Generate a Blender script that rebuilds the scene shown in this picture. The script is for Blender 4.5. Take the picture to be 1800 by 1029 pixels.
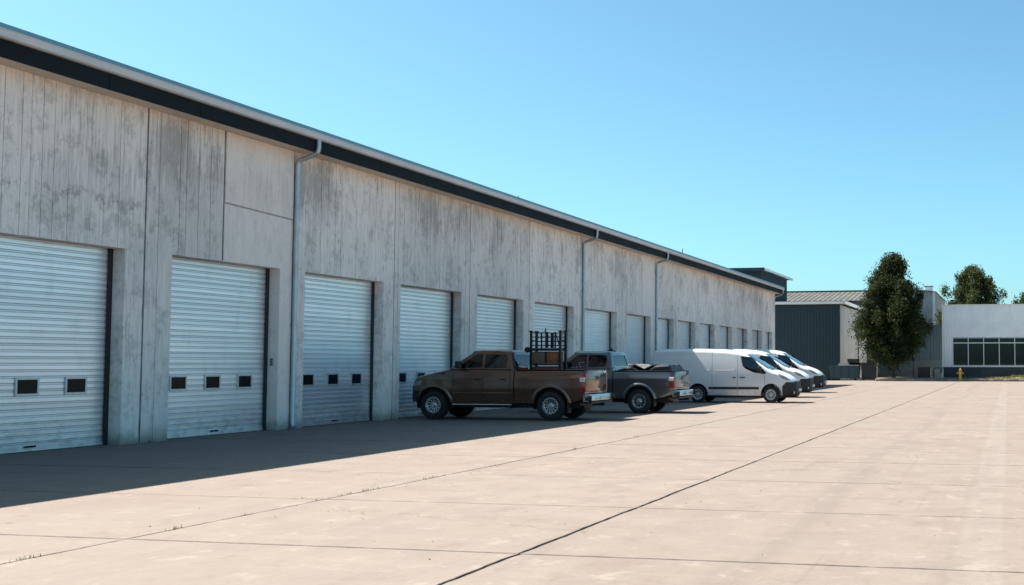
import bpy, bmesh, math, random
from mathutils import Vector, Matrix
R = math.radians
rnd = random.Random(7)
scene = bpy.context.scene
for o in list(bpy.data.objects):
    bpy.data.objects.remove(o)
COL = scene.collection

# ------------------------------------------------------------------ camera
W, H = 1800, 1029
F_PX, PX, PY = 2040.0, 1330.0, 525.0
cam_d = bpy.data.cameras.new('camera')
cam = bpy.data.objects.new('camera', cam_d)
COL.objects.link(cam)
cam.location = (0, 0, 1.6)
cam.rotation_euler = (R(90 + 3.17), 0, R(12.207))
cam_d.sensor_fit = 'HORIZONTAL'
cam_d.sensor_width = 36
cam_d.lens = F_PX / W * 36
cam_d.shift_x = (W / 2 - PX) / W
cam_d.shift_y = (PY - H / 2) / W
cam_d.clip_end = 6000
scene.camera = cam

# ------------------------------------------------------------------ sky and sun
SUN_EL, SUN_SKEW = 53.3, 3.0
sun_dir = Vector((-math.cos(R(SUN_EL)) * math.cos(R(SUN_SKEW)),
                  math.cos(R(SUN_EL)) * math.sin(R(SUN_SKEW)), math.sin(R(SUN_EL))))
world = bpy.data.worlds.new('World')
scene.world = world
world.use_nodes = True
wn = world.node_tree
bg = wn.nodes['Background']
sky = wn.nodes.new('ShaderNodeTexSky')
sky.sky_type = 'NISHITA'
sky.sun_disc = False
sky.sun_elevation = R(SUN_EL)
sky.sun_rotation = math.atan2(sun_dir.x, sun_dir.y)
sky.air_density = 0.7
sky.dust_density = 1.5
sky.ozone_density = 4.0
tint = wn.nodes.new('ShaderNodeMix')      # camera white balance of the sky
tint.data_type = 'RGBA'
tint.blend_type = 'MULTIPLY'
tint.inputs[0].default_value = 1.0
tint.inputs[7].default_value = (.92, 1.33, 1.16, 1)
wn.links.new(sky.outputs[0], tint.inputs[6])
wn.links.new(tint.outputs[2], bg.inputs[0])
bg.inputs[1].default_value = 0.057
sd = bpy.data.lights.new('sun', 'SUN')
sd.energy = 5.0
sd.angle = R(0.53)
sd.color = (1.0, 0.93, 0.84)
sun = bpy.data.objects.new('sun', sd)
COL.objects.link(sun)
sun.rotation_euler = sun_dir.to_track_quat('Z', 'Y').to_euler()
sun.location = (-40, 20, 60)
vs = scene.view_settings
vs.view_transform = 'Standard'
vs.look = 'None'
vs.exposure = 1.7
vs.gamma = 1.0

# ------------------------------------------------------------------ helpers
def link(o, parent=None):
    COL.objects.link(o)
    if parent is not None:
        o.parent = parent
    return o

def tag(o, label=None, cat=None, group=None, kind=None):
    if label: o['label'] = label
    if cat: o['category'] = cat
    if group: o['group'] = group
    if kind: o['kind'] = kind
    return o

def thing(name, label, cat, loc=(0, 0, 0), rz=0, group=None):
    o = bpy.data.objects.new(name, None)
    link(o)
    o.location = loc
    o.rotation_euler = (0, 0, rz)
    o.empty_display_size = .3
    return tag(o, label, cat, group)

def copy_tree(o, parent=None):
    c = o.copy()
    link(c, parent)
    for ch in list(o.children):
        copy_tree(ch, c)
    return c

def finish(me, angle=35):
    """smooth faces, sharp edges above an angle"""
    bm = bmesh.new(); bm.from_mesh(me)
    bmesh.ops.remove_doubles(bm, verts=bm.verts, dist=1e-5)
    a = R(angle)
    for f in bm.faces: f.smooth = True
    for e in bm.edges:
        if len(e.link_faces) == 2:
            e.smooth = e.calc_face_angle(0) < a
        else:
            e.smooth = False
    bm.to_mesh(me); bm.free()

class MB:
    def __init__(s): s.v = []; s.f = []
    def add(s, vs, fs):
        n = len(s.v); s.v += [tuple(v) for v in vs]; s.f += [tuple(i + n for i in f) for f in fs]
        return s
    def box(s, x0, x1, y0, y1, z0, z1):
        return s.add([(x0,y0,z0),(x1,y0,z0),(x1,y1,z0),(x0,y1,z0),(x0,y0,z1),(x1,y0,z1),(x1,y1,z1),(x0,y1,z1)],
              [(3,2,1,0),(4,5,6,7),(0,1,5,4),(1,2,6,5),(2,3,7,6),(3,0,4,7)])
    def prism(s, poly, axis, a, b):
        """polygon in the two other axes, extruded along axis from a to b"""
        def P(p, t):
            if axis == 'x': return (t, p[0], p[1])
            if axis == 'y': return (p[0], t, p[1])
            return (p[0], p[1], t)
        n = len(poly)
        vs = [P(p, a) for p in poly] + [P(p, b) for p in poly]
        fs = [tuple(range(n)), tuple(range(2*n-1, n-1, -1))]
        fs += [(i, n+i, n+(i+1) % n, (i+1) % n) for i in range(n)]
        return s.add(vs, fs)
    def tube(s, path, r, seg=8, caps=True):
        path = [Vector(p) for p in path]; n = len(path); rings = []
        rs = r if isinstance(r, (list, tuple)) else [r]*n
        up = None
        for i, p in enumerate(path):
            d = (path[min(i+1, n-1)] - path[max(i-1, 0)]).normalized()
            if up is None: up = Vector((0,0,1)) if abs(d.z) < .9 else Vector((1,0,0))
            a = d.cross(up).normalized(); b = a.cross(d).normalized(); up = b
            rings.append([p + (a*math.cos(2*math.pi*k/seg) + b*math.sin(2*math.pi*k/seg))*rs[i] for k in range(seg)])
        return s.loft(rings, True, caps)
    def loft(s, rings, closed=True, caps=True):
        m = len(rings[0]); vs = [v for r in rings for v in r]; fs = []
        for i in range(len(rings)-1):
            for k in range(m if closed else m-1):
                k2 = (k+1) % m
                fs.append((i*m+k, i*m+k2, (i+1)*m+k2, (i+1)*m+k))
        if caps:
            fs.append(tuple(range(m-1, -1, -1))); fs.append(tuple((len(rings)-1)*m+k for k in range(m)))
        return s.add(vs, fs)
    def lathe(s, prof, c, axis='y', seg=24, a0=0, a1=360, closed=None):
        """prof: list of (radius, offset along axis)"""
        full = abs(a1-a0) >= 360
        n = seg if full else seg+1
        rings = []
        for k in range(n):
            t = R(a0+(a1-a0)*k/seg); ct, st = math.cos(t), math.sin(t)
            if axis == 'y': rings.append([(c[0]+r*ct, c[1]+o, c[2]+r*st) for r, o in prof])
            elif axis == 'z': rings.append([(c[0]+r*ct, c[1]+r*st, c[2]+o) for r, o in prof])
            else: rings.append([(c[0]+o, c[1]+r*ct, c[2]+r*st) for r, o in prof])
        if full: rings.append(rings[0])
        return s.loft(rings, closed=bool(closed), caps=(not full and bool(closed)))
    def cyl(s, c, r, l, axis='z', seg=16):
        return s.lathe([(1e-4,0),(r,0),(r,l),(1e-4,l)], c, axis, seg)
    def mesh(s, name, smooth=None, mat=None):
        me = bpy.data.meshes.new(name); me.from_pydata(s.v, [], s.f); me.validate()
        bm = bmesh.new(); bm.from_mesh(me); bmesh.ops.remove_doubles(bm, verts=bm.verts, dist=1e-5)
        bmesh.ops.recalc_face_normals(bm, faces=bm.faces); bm.to_mesh(me); bm.free()
        if smooth: finish(me, smooth)
        if mat: me.materials.append(mat)
        return me
    def build(s, name, mat, parent=None, smooth=None, bevel=0, loc=None):
        me = s.mesh(name, None if bevel else smooth, mat)
        o = bpy.data.objects.new(name, me); link(o, parent)
        if loc: o.location = loc
        if bevel:
            m = o.modifiers.new('bevel', 'BEVEL'); m.width = bevel; m.segments = 2; m.limit_method = 'ANGLE'; m.angle_limit = R(40)
            apply_mods(o)
            finish(o.data, smooth or 40)
        return o

def apply_mods(o):
    bpy.context.view_layer.update()
    dg = bpy.context.evaluated_depsgraph_get()
    me = bpy.data.meshes.new_from_object(o.evaluated_get(dg))
    o.modifiers.clear(); old = o.data; o.data = me
    me.name = old.name
    if old.users == 0: bpy.data.meshes.remove(old)

def cut(o, cutters):
    """boolean difference with temporary meshes (built at the world origin)"""
    tmp = []
    for mb in cutters:
        me = mb.mesh('cutter'); c = bpy.data.objects.new('cutter', me); COL.objects.link(c); tmp.append(c)
        m = o.modifiers.new('b', 'BOOLEAN'); m.operation = 'DIFFERENCE'; m.solver = 'EXACT'; m.object = c
    par = o.parent; o.parent = None
    apply_mods(o)
    o.parent = par
    for c in tmp:
        me = c.data; bpy.data.objects.remove(c); bpy.data.meshes.remove(me)

# ------------------------------------------------------------------ materials
class NT:
    def __init__(s, name):
        s.m = bpy.data.materials.new(name); s.m.use_nodes = True; s.t = s.m.node_tree; s.t.nodes.clear()
        s.out = s.t.nodes.new('ShaderNodeOutputMaterial')
    def n(s, typ, **kw):
        nd = s.t.nodes.new('ShaderNode' + typ)
        for k, v in kw.items():
            if hasattr(nd, k): setattr(nd, k, v)
            else: s.set(nd, k, v)
        return nd
    def set(s, nd, k, v):
        i = nd.inputs[k.replace('_', ' ')] if isinstance(k, str) else nd.inputs[k]
        if hasattr(v, 'is_output') and v.is_output: s.t.links.new(v, i)
        else: i.default_value = v
    def link(s, a, b): s.t.links.new(a, b)
    def pos(s, scale=(1,1,1), obj=False):
        g = s.n('TexCoord').outputs['Object'] if obj else s.n('NewGeometry').outputs['Position']
        mp = s.n('Mapping'); s.link(g, mp.inputs[0]); mp.inputs['Scale'].default_value = scale
        return mp.outputs[0]
    def noise(s, scale=1, vec=(1,1,1), detail=4, rough=.55, obj=False):
        nd = s.n('TexNoise'); s.link(s.pos(vec, obj), nd.inputs['Vector'])
        nd.inputs['Scale'].default_value = scale; nd.inputs['Detail'].default_value = detail; nd.inputs['Roughness'].default_value = rough
        return nd.outputs[0]
    def ramp(s, fac, a, b, ca=0.0, cb=1.0):
        nd = s.n('MapRange'); s.link(fac, nd.inputs[0]); nd.interpolation_type = 'SMOOTHSTEP'
        for i, v in zip((1,2,3,4), (a,b,ca,cb)): nd.inputs[i].default_value = v
        return nd.outputs[0]
    def math(s, op, a, b=0.0):
        nd = s.n('Math'); nd.operation = op; s.set(nd, 0, a); s.set(nd, 1, b); return nd.outputs[0]
    def mix(s, fac, a, b, mode='MIX'):
        nd = s.n('Mix'); nd.data_type = 'RGBA'; nd.blend_type = mode
        s.set(nd, 0, fac)
        for i, v in ((6, a), (7, b)):
            if isinstance(v, tuple) and len(v) == 3: v = v + (1,)
            s.set(nd, i, v)
        return nd.outputs[2]
    def bsdf(s, color, rough=.6, metal=0, bump=None, bstr=.3, bdist=.01, coat=0, spec=None):
        b = s.n('BsdfPrincipled')
        if isinstance(color, tuple): color = color + (1,) if len(color) == 3 else color
        s.set(b, 'Base Color', color); s.set(b, 'Roughness', rough); s.set(b, 'Metallic', metal)
        if coat: s.set(b, 'Coat Weight', coat); s.set(b, 'Coat Roughness', .04)
        if spec is not None: s.set(b, 'Specular IOR Level', spec)
        if bump is not None:
            bp = s.n('Bump'); s.link(bump, bp.inputs['Height']); bp.inputs['Strength'].default_value = bstr; bp.inputs['Distance'].default_value = bdist
            s.link(bp.outputs[0], b.inputs['Normal'])
        s.link(b.outputs[0], s.out.inputs[0]); return s.m

def plain(name, c, rough=.6, metal=0, var=.12, scale=6, coat=0, spec=None, bump=0):
    t = NT(name)
    n = t.noise(scale, detail=5)
    dark = tuple(v*(1-var) for v in c); lite = tuple(min(1, v*(1+var)) for v in c)
    col = t.mix(t.ramp(n, .3, .7), dark, lite)
    rg = t.ramp(n, .25, .75, max(0, rough-.05), min(1, rough+.07))
    return t.bsdf(col, rg, metal, bump=t.noise(scale*14, detail=3) if bump else None, bstr=bump, coat=coat, spec=spec)

def car_paint(name, c, rough=.3, metal=.3, coat=.6):
    t = NT(name)
    col = t.mix(t.ramp(t.noise(.8, detail=2), .3, .7), tuple(v*.97 for v in c), tuple(v*1.03 for v in c))
    g = t.n('NewGeometry'); sep = t.n('SeparateXYZ'); t.link(g.outputs['Position'], sep.inputs[0])
    dust = t.math('MULTIPLY', t.ramp(sep.outputs[2], .75, .35), t.ramp(t.noise(5, detail=4), .3, .7, .08, .30))
    col = t.mix(dust, col, (.16, .135, .115))
    return t.bsdf(col, t.math('ADD', t.math('MULTIPLY', dust, .4), rough), metal, coat=coat)

def glass_mat(name, tint=(.3,.34,.35), refl=1.0, rough=.02):
    t = NT(name)
    tr = t.n('BsdfTransparent'); tr.inputs[0].default_value = tint + (1,)
    gl = t.n('BsdfGlossy'); gl.inputs[0].default_value = (.95,.97,1,1); gl.inputs['Roughness'].default_value = rough
    fr = t.n('Fresnel'); fr.inputs[0].default_value = 1.52
    mx = t.n('MixShader'); t.link(t.math('MULTIPLY', fr.outputs[0], refl), mx.inputs[0]); t.link(tr.outputs[0], mx.inputs[1]); t.link(gl.outputs[0], mx.inputs[2])
    t.link(mx.outputs[0], t.out.inputs[0]); return t.m

def wall_concrete(name, base, stain=1.0, boards=True):
    t = NT(name)
    g = t.n('NewGeometry'); sep = t.n('SeparateXYZ'); t.link(g.outputs['Position'], sep.inputs[0]); z = sep.outputs[2]
    info = t.n('ObjectInfo')
    big = t.noise(.55, (1, 1, .55), 5, .6)
    streak = t.noise(1.0, (1, 9, .45), 6, .65)
    fine = t.noise(1.0, (1, 30, 2.2), 4, .6)
    mott = t.noise(7, (1, 1, 1), 6, .7)
    # washed band under the eaves, ragged drips and wet looking blotches
    band = t.math('MULTIPLY', t.ramp(z, 4.9, 6.0), t.ramp(z, 6.75, 6.35))
    drip = t.noise(1.0, (1, 16, .8), 8, .72)
    cloud = t.noise(1.6, (1, 1.2, .8), 8, .68)
    f1 = t.math('MULTIPLY', t.ramp(t.math('ADD', t.math('MULTIPLY', big, .55), t.math('MULTIPLY', drip, .55)), .50, .66), t.math('ADD', t.math('MULTIPLY', band, .45), .38))
    f2 = t.math('MULTIPLY', t.ramp(t.math('ADD', t.math('MULTIPLY', mott, .45), t.math('MULTIPLY', cloud, .6)), .51, .62), .42)
    f3 = t.math('MULTIPLY', t.ramp(fine, .42, .72), .30)
    yy = sep.outputs[1]
    pour = t.math('MULTIPLY', t.math('MULTIPLY', t.ramp(t.math('ABSOLUTE', t.math('ADD', t.math('SUBTRACT', z, 4.74), t.math('MULTIPLY', t.math('SUBTRACT', cloud, .5), .9))), .12, .0), t.ramp(mott, .42, .60)), t.ramp(yy, 20.11, 20.10))
    f3 = t.math('ADD', f3, t.math('MULTIPLY', pour, .55))
    low = t.math('MULTIPLY', t.ramp(z, .55, .0), t.ramp(t.math('ADD', z, t.math('MULTIPLY', mott, .9)), .95, .45))
    st = t.math('MINIMUM', t.math('MULTIPLY', t.math('ADD', f1, t.math('ADD', f2, f3)), stain), .9)
    b2 = tuple(v*1.08 for v in base); dk = tuple(v*k for v, k in zip(base, (.42, .435, .445)))
    c = t.mix(t.ramp(streak, .3, .7), base, b2)
    c = t.mix(t.math('MULTIPLY', info.outputs['Random'], .5), c, tuple(v*k for v, k in zip(base, (.76, .78, .80))))
    c = t.mix(st, c, dk)
    c = t.mix(t.math('MULTIPLY', low, .7), c, (.10, .10, .075))
    pits = t.n('TexVoronoi'); t.link(t.pos((1, 1, 1)), pits.inputs['Vector']); pits.inputs['Scale'].default_value = 5.5
    pit = t.ramp(pits.outputs['Distance'], .075, .04)
    c = t.mix(t.math('MULTIPLY', pit, t.ramp(mott, .5, .6)), c, (.11, .10, .09))
    hb = t.math('SUBTRACT', t.math('ADD', t.math('MULTIPLY', mott, .6), t.math('MULTIPLY', fine, .5)), t.math('MULTIPLY', pit, .5))
    return t.bsdf(c, .88, 0, bump=hb, bstr=.35, bdist=.012, spec=.25)

def yard_concrete():
    t = NT('yard_concrete')
    g = t.n('NewGeometry'); sep = t.n('SeparateXYZ'); t.link(g.outputs['Position'], sep.inputs[0]); x = sep.outputs[0]; y = sep.outputs[1]
    info = t.n('ObjectInfo')
    big = t.noise(.42, (1, .7, 1), 6, .6)
    mid = t.noise(1.5, (1, .8, 1), 7, .65)
    sweep = t.noise(1.0, (2.2, .22, 1), 6, .6)       # broom marks along the yard
    cross = t.noise(1.0, (.3, 1.6, 1), 5, .6)
    grit = t.noise(34, (1, 1, 1), 4, .7)
    c = t.mix(t.ramp(mid, .3, .7), (0.167, 0.130, 0.111), (0.198, 0.160, 0.135))
    c = t.mix(t.math('MULTIPLY', info.outputs['Random'], .65), c, (0.167, 0.141, 0.120))
    c = t.mix(t.math('MULTIPLY', t.ramp(big, .48, .70), .45), c, (0.148, 0.108, 0.088))
    c = t.mix(t.math('MULTIPLY', t.ramp(sweep, .50, .74), .38), c, (0.144, 0.120, 0.104))
    c = t.mix(t.math('MULTIPLY', t.ramp(cross, .52, .72), .30), c, (0.222, 0.189, 0.167))
    # tyre tracks up the right of the yard: two bands that wander a little
    xw = t.math('ADD', x, t.math('MULTIPLY', t.noise(.09, (1, 1, 1), 2), 1.6))
    for cx in (-1.35, .55):
        d = t.math('ABSOLUTE', t.math('SUBTRACT', xw, cx))
        c = t.mix(t.math('MULTIPLY', t.math('MULTIPLY', t.ramp(d, .30, .06), t.ramp(sweep, .34, .58)), .55), c, (0.134, 0.110, 0.095))
    pale = t.math('ABSOLUTE', t.math('ADD', x, .26))
    c = t.mix(t.math('MULTIPLY', t.ramp(pale, .23, .15), t.ramp(mid, .25, .6, .08, .30)), c, (0.237, 0.210, 0.188))
    fine = t.noise(14, (1, 1, 1), 9, .75)
    c = t.mix(t.ramp(fine, .30, .70, .0, .34), c, (0.127, 0.098, 0.082))
    scratch = t.noise(1.0, (7, .09, 1), 7, .65)
    c = t.mix(t.math('MULTIPLY', t.ramp(scratch, .54, .70), t.ramp(big, .35, .6, .10, .42)), c, (0.127, 0.100, 0.085))
    blot = t.noise(2.6, (1, .8, 1), 9, .72)
    c = t.mix(t.math('MULTIPLY', t.ramp(blot, .54, .64), .36), c, (0.123, 0.089, 0.070))
    c = t.mix(t.math('MULTIPLY', t.ramp(blot, .44, .36), .40), c, (0.245, 0.204, 0.176))
    # dirt worked into the slab edges along the joints
    fr_ = t.math('FRACT', t.math('ADD', t.math('MULTIPLY', t.math('SUBTRACT', y, 9.2), 1/3.145), .5))
    dj = t.math('MULTIPLY', t.math('ABSOLUTE', t.math('SUBTRACT', fr_, .5)), 3.145)
    dx_ = t.math('ABSOLUTE', t.math('ADD', x, 7.85)); dx2 = t.math('ABSOLUTE', t.math('ADD', x, 4.03))
    edge = t.math('MULTIPLY', t.ramp(t.math('MINIMUM', dj, t.math('MINIMUM', dx_, dx2)), .045, .008), t.ramp(blot, .38, .62, .12, .75))
    c = t.mix(edge, c, (.052, .040, .033))
    # hairline cracks
    dn = t.n('TexNoise'); t.link(t.pos((1, 1, 1)), dn.inputs['Vector']); dn.inputs['Scale'].default_value = 1.3; dn.inputs['Detail'].default_value = 5
    av = t.n('VectorMath'); av.operation = 'MULTIPLY_ADD'; t.link(dn.outputs['Color'], av.inputs[0]); av.inputs[1].default_value = (1.1, 1.1, 0); t.link(t.pos((1, 1, 0)), av.inputs[2])
    cv_ = t.n('TexVoronoi'); cv_.feature = 'DISTANCE_TO_EDGE'; t.link(av.outputs[0], cv_.inputs['Vector']); cv_.inputs['Scale'].default_value = .22
    crk = t.math('MULTIPLY', t.ramp(cv_.outputs['Distance'], .0022, .0006), t.ramp(t.noise(.23, (1, 1, 1), 3), .52, .60))
    c = t.mix(t.math('MULTIPLY', crk, .6), c, (0.051, 0.037, 0.030))
    # oil spots and grit specks
    vo = t.n('TexVoronoi'); t.link(t.pos((1, 1, 1)), vo.inputs['Vector']); vo.inputs['Scale'].default_value = 1.1
    sp = t.math('MULTIPLY', t.ramp(vo.outputs['Distance'], .05, .02), t.ramp(big, .50, .55))
    c = t.mix(t.math('MULTIPLY', sp, .7), c, (0.036, 0.026, 0.020))
    stn = t.math('MULTIPLY', t.ramp(t.noise(.8, (1, .9, 1), 8, .7), .60, .72), .4)
    c = t.mix(stn, c, (0.090, 0.065, 0.053))
    hb = t.math('ADD', t.math('MULTIPLY', grit, .45), t.math('MULTIPLY', blot, .5))
    return t.bsdf(c, t.ramp(mid, .3, .7, .72, .86), 0, bump=hb, bstr=.25, bdist=.008, spec=.3)

def leaf_mat(name, a, b):
    t = NT(name)
    g = t.n('NewGeometry')
    rp = g.outputs['Random Per Island']
    c = t.mix(rp, a, b)
    p = t.n('BsdfPrincipled'); t.set(p, 'Base Color', c); t.set(p, 'Roughness', .65); t.set(p, 'Specular IOR Level', .12)
    tl = t.n('BsdfTranslucent'); t.link(t.mix(.5, c, (.16, .2, .03)), tl.inputs[0])
    mx = t.n('MixShader'); mx.inputs[0].default_value = .14
    t.link(p.outputs[0], mx.inputs[1]); t.link(tl.outputs[0], mx.inputs[2]); t.link(mx.outputs[0], t.out.inputs[0]); return t.m

def door_metal():
    t = NT('galvanised_door')
    n1 = t.noise(1.0, (1, .5, 9), 4); n2 = t.noise(2.2, (1, 1, .5), 5)
    info = t.n('ObjectInfo'); g = t.n('NewGeometry'); sep = t.n('SeparateXYZ'); t.link(g.outputs['Position'], sep.inputs[0])
    c = t.mix(t.ramp(n1, .3, .7), (.76, .79, .82), (.86, .885, .91))
    c = t.mix(t.math('MULTIPLY', info.outputs['Random'], .65), c, (.62, .65, .68))
    c = t.mix(t.math('MULTIPLY', t.ramp(n2, .52, .75), .30), c, (.50, .51, .52))
    scuff = t.math('MULTIPLY', t.ramp(sep.outputs[2], .9, .05), t.ramp(t.noise(3.5, (1, 1, 2.5), 6, .7), .42, .66))
    c = t.mix(t.math('MULTIPLY', scuff, .4), c, (.24, .23, .215))
    return t.bsdf(c, .36, .82)

M = {}
M['wall'] = wall_concrete('board_marked_concrete', (.92, .83, .765), .92)
M['wall_pale'] = wall_concrete('pale_smooth_concrete', (.90, .80, .73), .35)
M['yard'] = yard_concrete()
M['joint'] = plain('joint_sealant', (.055, .042, .034), .9, 0, .4, 8)
M['soil'] = plain('dry_ground', (.17, .145, .12), .95, 0, .2, .4)
M['asphalt'] = plain('old_asphalt', (.07, .07, .07), .9, 0, .2, 2)
M['door'] = door_metal()
M['door_dark'] = plain('door_guide', (.025, .028, .03), .6, .3)
M['alu'] = plain('window_frame_alloy', (.50, .53, .55), .4, .7)
M['black_glass'] = plain('dark_glazing', (.004, .005, .006), .25, 0, .3, 3, spec=.12)
M['fascia'] = plain('dark_fascia', (.008, .014, .018), .7, 0, .2, 1.5, spec=.15)
M['gutter'] = plain('grey_gutter', (.58, .57, .57), .5, .1, .08, 1.2)
M['teal_trim'] = plain('blue_roof_edge', (.12, .29, .37), .45, .1, .08, 1)
M['soffit'] = plain('cream_soffit', (.62, .53, .44), .8, 0, .06, 1)
M['pipe'] = plain('zinc_downpipe', (.40, .46, .50), .35, .6, .15, 3)
M['roof'] = plain('metal_roof', (.16, .165, .17), .6, .2)
M['core'] = plain('inner_wall', (.10, .10, .10), .9)
M['shed_teal'] = plain('teal_siding', (.010, .034, .043), .65, .0, .12, .8)
M['shed_grey'] = plain('grey_siding', (.36, .35, .33), .6, .1, .12, .8)
M['white_siding'] = plain('white_siding', (.78, .80, .82), .5, .05, .06, .7)
M['white_trim'] = plain('white_trim', (.74, .73, .71), .5, 0, .06, 1)
M['plinth'] = plain('dark_plinth', (.020, .034, .043), .7, 0, .25, 1.4)
M['old_roof'] = plain('weathered_roof', (.062, .061, .058), .9, 0, .35, 1.2)
M['kerb'] = plain('kerb_concrete', (.20, .175, .15), .9, 0, .3, 2, bump=.3)
M['grass_soil'] = plain('dry_turf', (.11, .09, .042), .95, 0, .35, 1.3)
M['grass'] = leaf_mat('dry_grass', (.10, .095, .025), (.18, .15, .06))
M['leaf'] = leaf_mat('leaf_dark', (.008, .016, .006), (.026, .038, .014))
M['leaf2'] = leaf_mat('leaf_mid', (.020, .034, .011), (.055, .070, .026))
M['bark'] = plain('bark', (.075, .058, .045), .95, 0, .35, 9, bump=.4)
M['yellow'] = plain('hydrant_yellow', (.50, .26, .012), .45, 0, .12, 6)
M['bin_blue'] = plain('bin_blue', (.028, .056, .070), .6, .1)
M['bin_dark'] = plain('bin_dark', (.015, .018, .02), .6)
M['paper'] = plain('paper', (.75, .74, .70), .8, 0, .03)
M['room'] = plain('dim_room', (.008, .010, .011), .9)
M['ochre'] = plain('ochre_reflection', (.32, .20, .08), .8)
M['tyre'] = plain('tyre_rubber', (.014, .014, .015), .85, 0, .2, 10)
M['chrome'] = plain('chrome', (.48, .50, .52), .18, 1.0, .08, 4)
M['rim'] = plain('alloy_rim', (.50, .52, .54), .28, .9, .1, 8)
M['steel_rim'] = plain('steel_rim', (.42, .43, .44), .45, .6, .12, 8)
M['dark_metal'] = plain('dark_metal', (.016, .018, .02), .5, .5)
M['plastic'] = plain('black_plastic', (.009, .0095, .0105), .6, 0, .15, 8)
M['trim_black'] = plain('black_trim', (.008, .009, .01), .4)
M['cabin'] = plain('cabin_trim', (.03, .032, .035), .85)
M['brown'] = car_paint('bronze_paint', (.128, .062, .037), .22, .5, 1.0)
M['grey_paint'] = car_paint('silver_grey_paint', (.115, .122, .128), .24, .6, .9)
M['van_white'] = car_paint('white_van_paint', (.62, .63, .64), .34, 0, .4)
M['head_lamp'] = plain('head_lamp_lens', (.16, .20, .23), .10, .2, .35, 16, coat=.8)
M['wall_joint'] = plain('wall_joint', (.17, .16, .155), .9, 0, .3, 6)
M['patch_seam'] = plain('patch_seam', (.36, .34, .32), .9, 0, .2, 6)
M['red_lamp'] = plain('red_lens', (.17, .008, .006), .15, 0, .2, 12, coat=.5)
M['clear_lamp'] = plain('clear_lens', (.62, .64, .66), .12, .3, .2, 14, coat=.6)
M['glass_side'] = glass_mat('tinted_glass', (.34, .38, .39), 1.0)
M['glass_clear'] = glass_mat('clear_glass', (.52, .58, .60), 1.1)
M['glass_win'] = glass_mat('window_glass', (.28, .33, .36), .75)
M['plate'] = plain('number_plate', (.60, .62, .62), .5, 0, .05)
M['blue_mark'] = plain('blue_sticker', (.05, .22, .34), .5)
M['orange'] = plain('orange_box', (.20, .065, .02), .7, 0, .3, 7)
M['cardboard'] = plain('cardboard', (.12, .088, .060), .85, 0, .2, 5)
M['red_box'] = plain('red_plastic', (.22, .03, .018), .55, 0, .2, 6)
M['tarp'] = plain('black_tarp', (.012, .013, .015), .45, 0, .25, 5, bump=.4)
M['tarp_grey'] = plain('grey_sheet', (.11, .105, .098), .7, 0, .3, 9, bump=.5)
M['keypad'] = plain('keypad_grey', (.42, .44, .44), .5)

# ------------------------------------------------------------------ ground
g = MB().add([(-1500,-1500,-.06),(1500,-1500,-.06),(1500,2500,-.06),(-1500,2500,-.06)], [(0,1,2,3)]).build('ground', M['soil'])
tag(g, 'dry bare ground around the buildings', 'ground', kind='structure')

XE = [-17.4, -11.85, -7.85, -4.03, 3.9, 7.85, 11.8, 15.75]
YE = [9.2 + 3.145*k for k in range(-5, 30)]
YE[-1] = 101.6
base = MB().add([(XE[0],YE[0],-.03),(XE[-1],YE[0],-.03),(XE[-1],YE[-1],-.03),(XE[0],YE[-1],-.03)], [(0,1,2,3)]).build('yard_pavement', M['joint'])
tag(base, 'wide concrete yard in front of the warehouse', 'pavement', kind='structure')

def jit(seed, t, amp):
    return amp*(math.sin(t*2.3+seed)*.5 + math.sin(t*6.1+seed*2.7)*.3 + math.sin(t*17.3+seed*1.3)*.35 + math.sin(t*41+seed*.7)*.18)

def slab(i, j):
    x0, x1, y0, y1 = XE[i], XE[i+1], YE[j], YE[j+1]
    far = max(0, (y0-20)/20)
    step = .14 if y0 < 16 and -12 < x0 < 3 else (.35 if y0 < 32 else 1.1)
    def gx(k):   # half gap and wander of the joint at XE[k]
        if k == 3: return .0125, .014
        if k == 2: return .0065, .012
        return .0045, .006
    def gy(k): return .0105, .006
    pts = []
    def edge(a, b, n, f):
        for k in range(n): pts.append(f(a + (b-a)*k/n))
    nx = max(2, int((x1-x0)/step)); ny = max(2, int((y1-y0)/step))
    hg, am = gy(j); edge(x0, x1, nx, lambda x: (x, y0 + hg + jit(j*5.1, x, am) + abs(jit(j+9, x*1.7, .003))))
    hg1, am1 = gx(i+1); edge(y0, y1, ny, lambda y: (x1 - hg1 + jit((i+1)*3.3, y, am1) - abs(jit(i+4, y*2.1, am1*.5)), y))
    hg, am = gy(j+1); edge(x1, x0, nx, lambda x: (x, y1 - hg + jit((j+1)*5.1, x, am) - abs(jit(j+3, x*1.9, .003))))
    hg0, am0 = gx(i); edge(y1, y0, ny, lambda y: (x0 + hg0 + jit(i*3.3, y, am0) + abs(jit(i+2, y*2.4, am0*.5)), y))
    n = len(pts); cx = sum(p[0] for p in pts)/n; cy = sum(p[1] for p in pts)/n
    dz = rnd.uniform(-.0015, .0015)
    def ins(p, d):
        return (p[0] + (d if p[0] < x0+.2 else (-d if p[0] > x1-.2 else 0)), p[1] + (d if p[1] < y0+.2 else (-d if p[1] > y1-.2 else 0)))
    top = [ins(p, .004) + (dz,) for p in pts]; rim = [p + (dz-.004,) for p in pts]; bot = [p + (-.06,) for p in pts]
    mb = MB()
    fs = [tuple(range(n))]
    fs += [(n+k, n+(k+1) % n, (k+1) % n, k) for k in range(n)] + [(2*n+k, 2*n+(k+1) % n, n+(k+1) % n, n+k) for k in range(n)]
    mb.add(top+rim+bot, fs)
    mb.build('slab', M['yard'], base)
for i in range(len(XE)-1):
    for j in range(len(YE)-1):
        slab(i, j)

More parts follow.
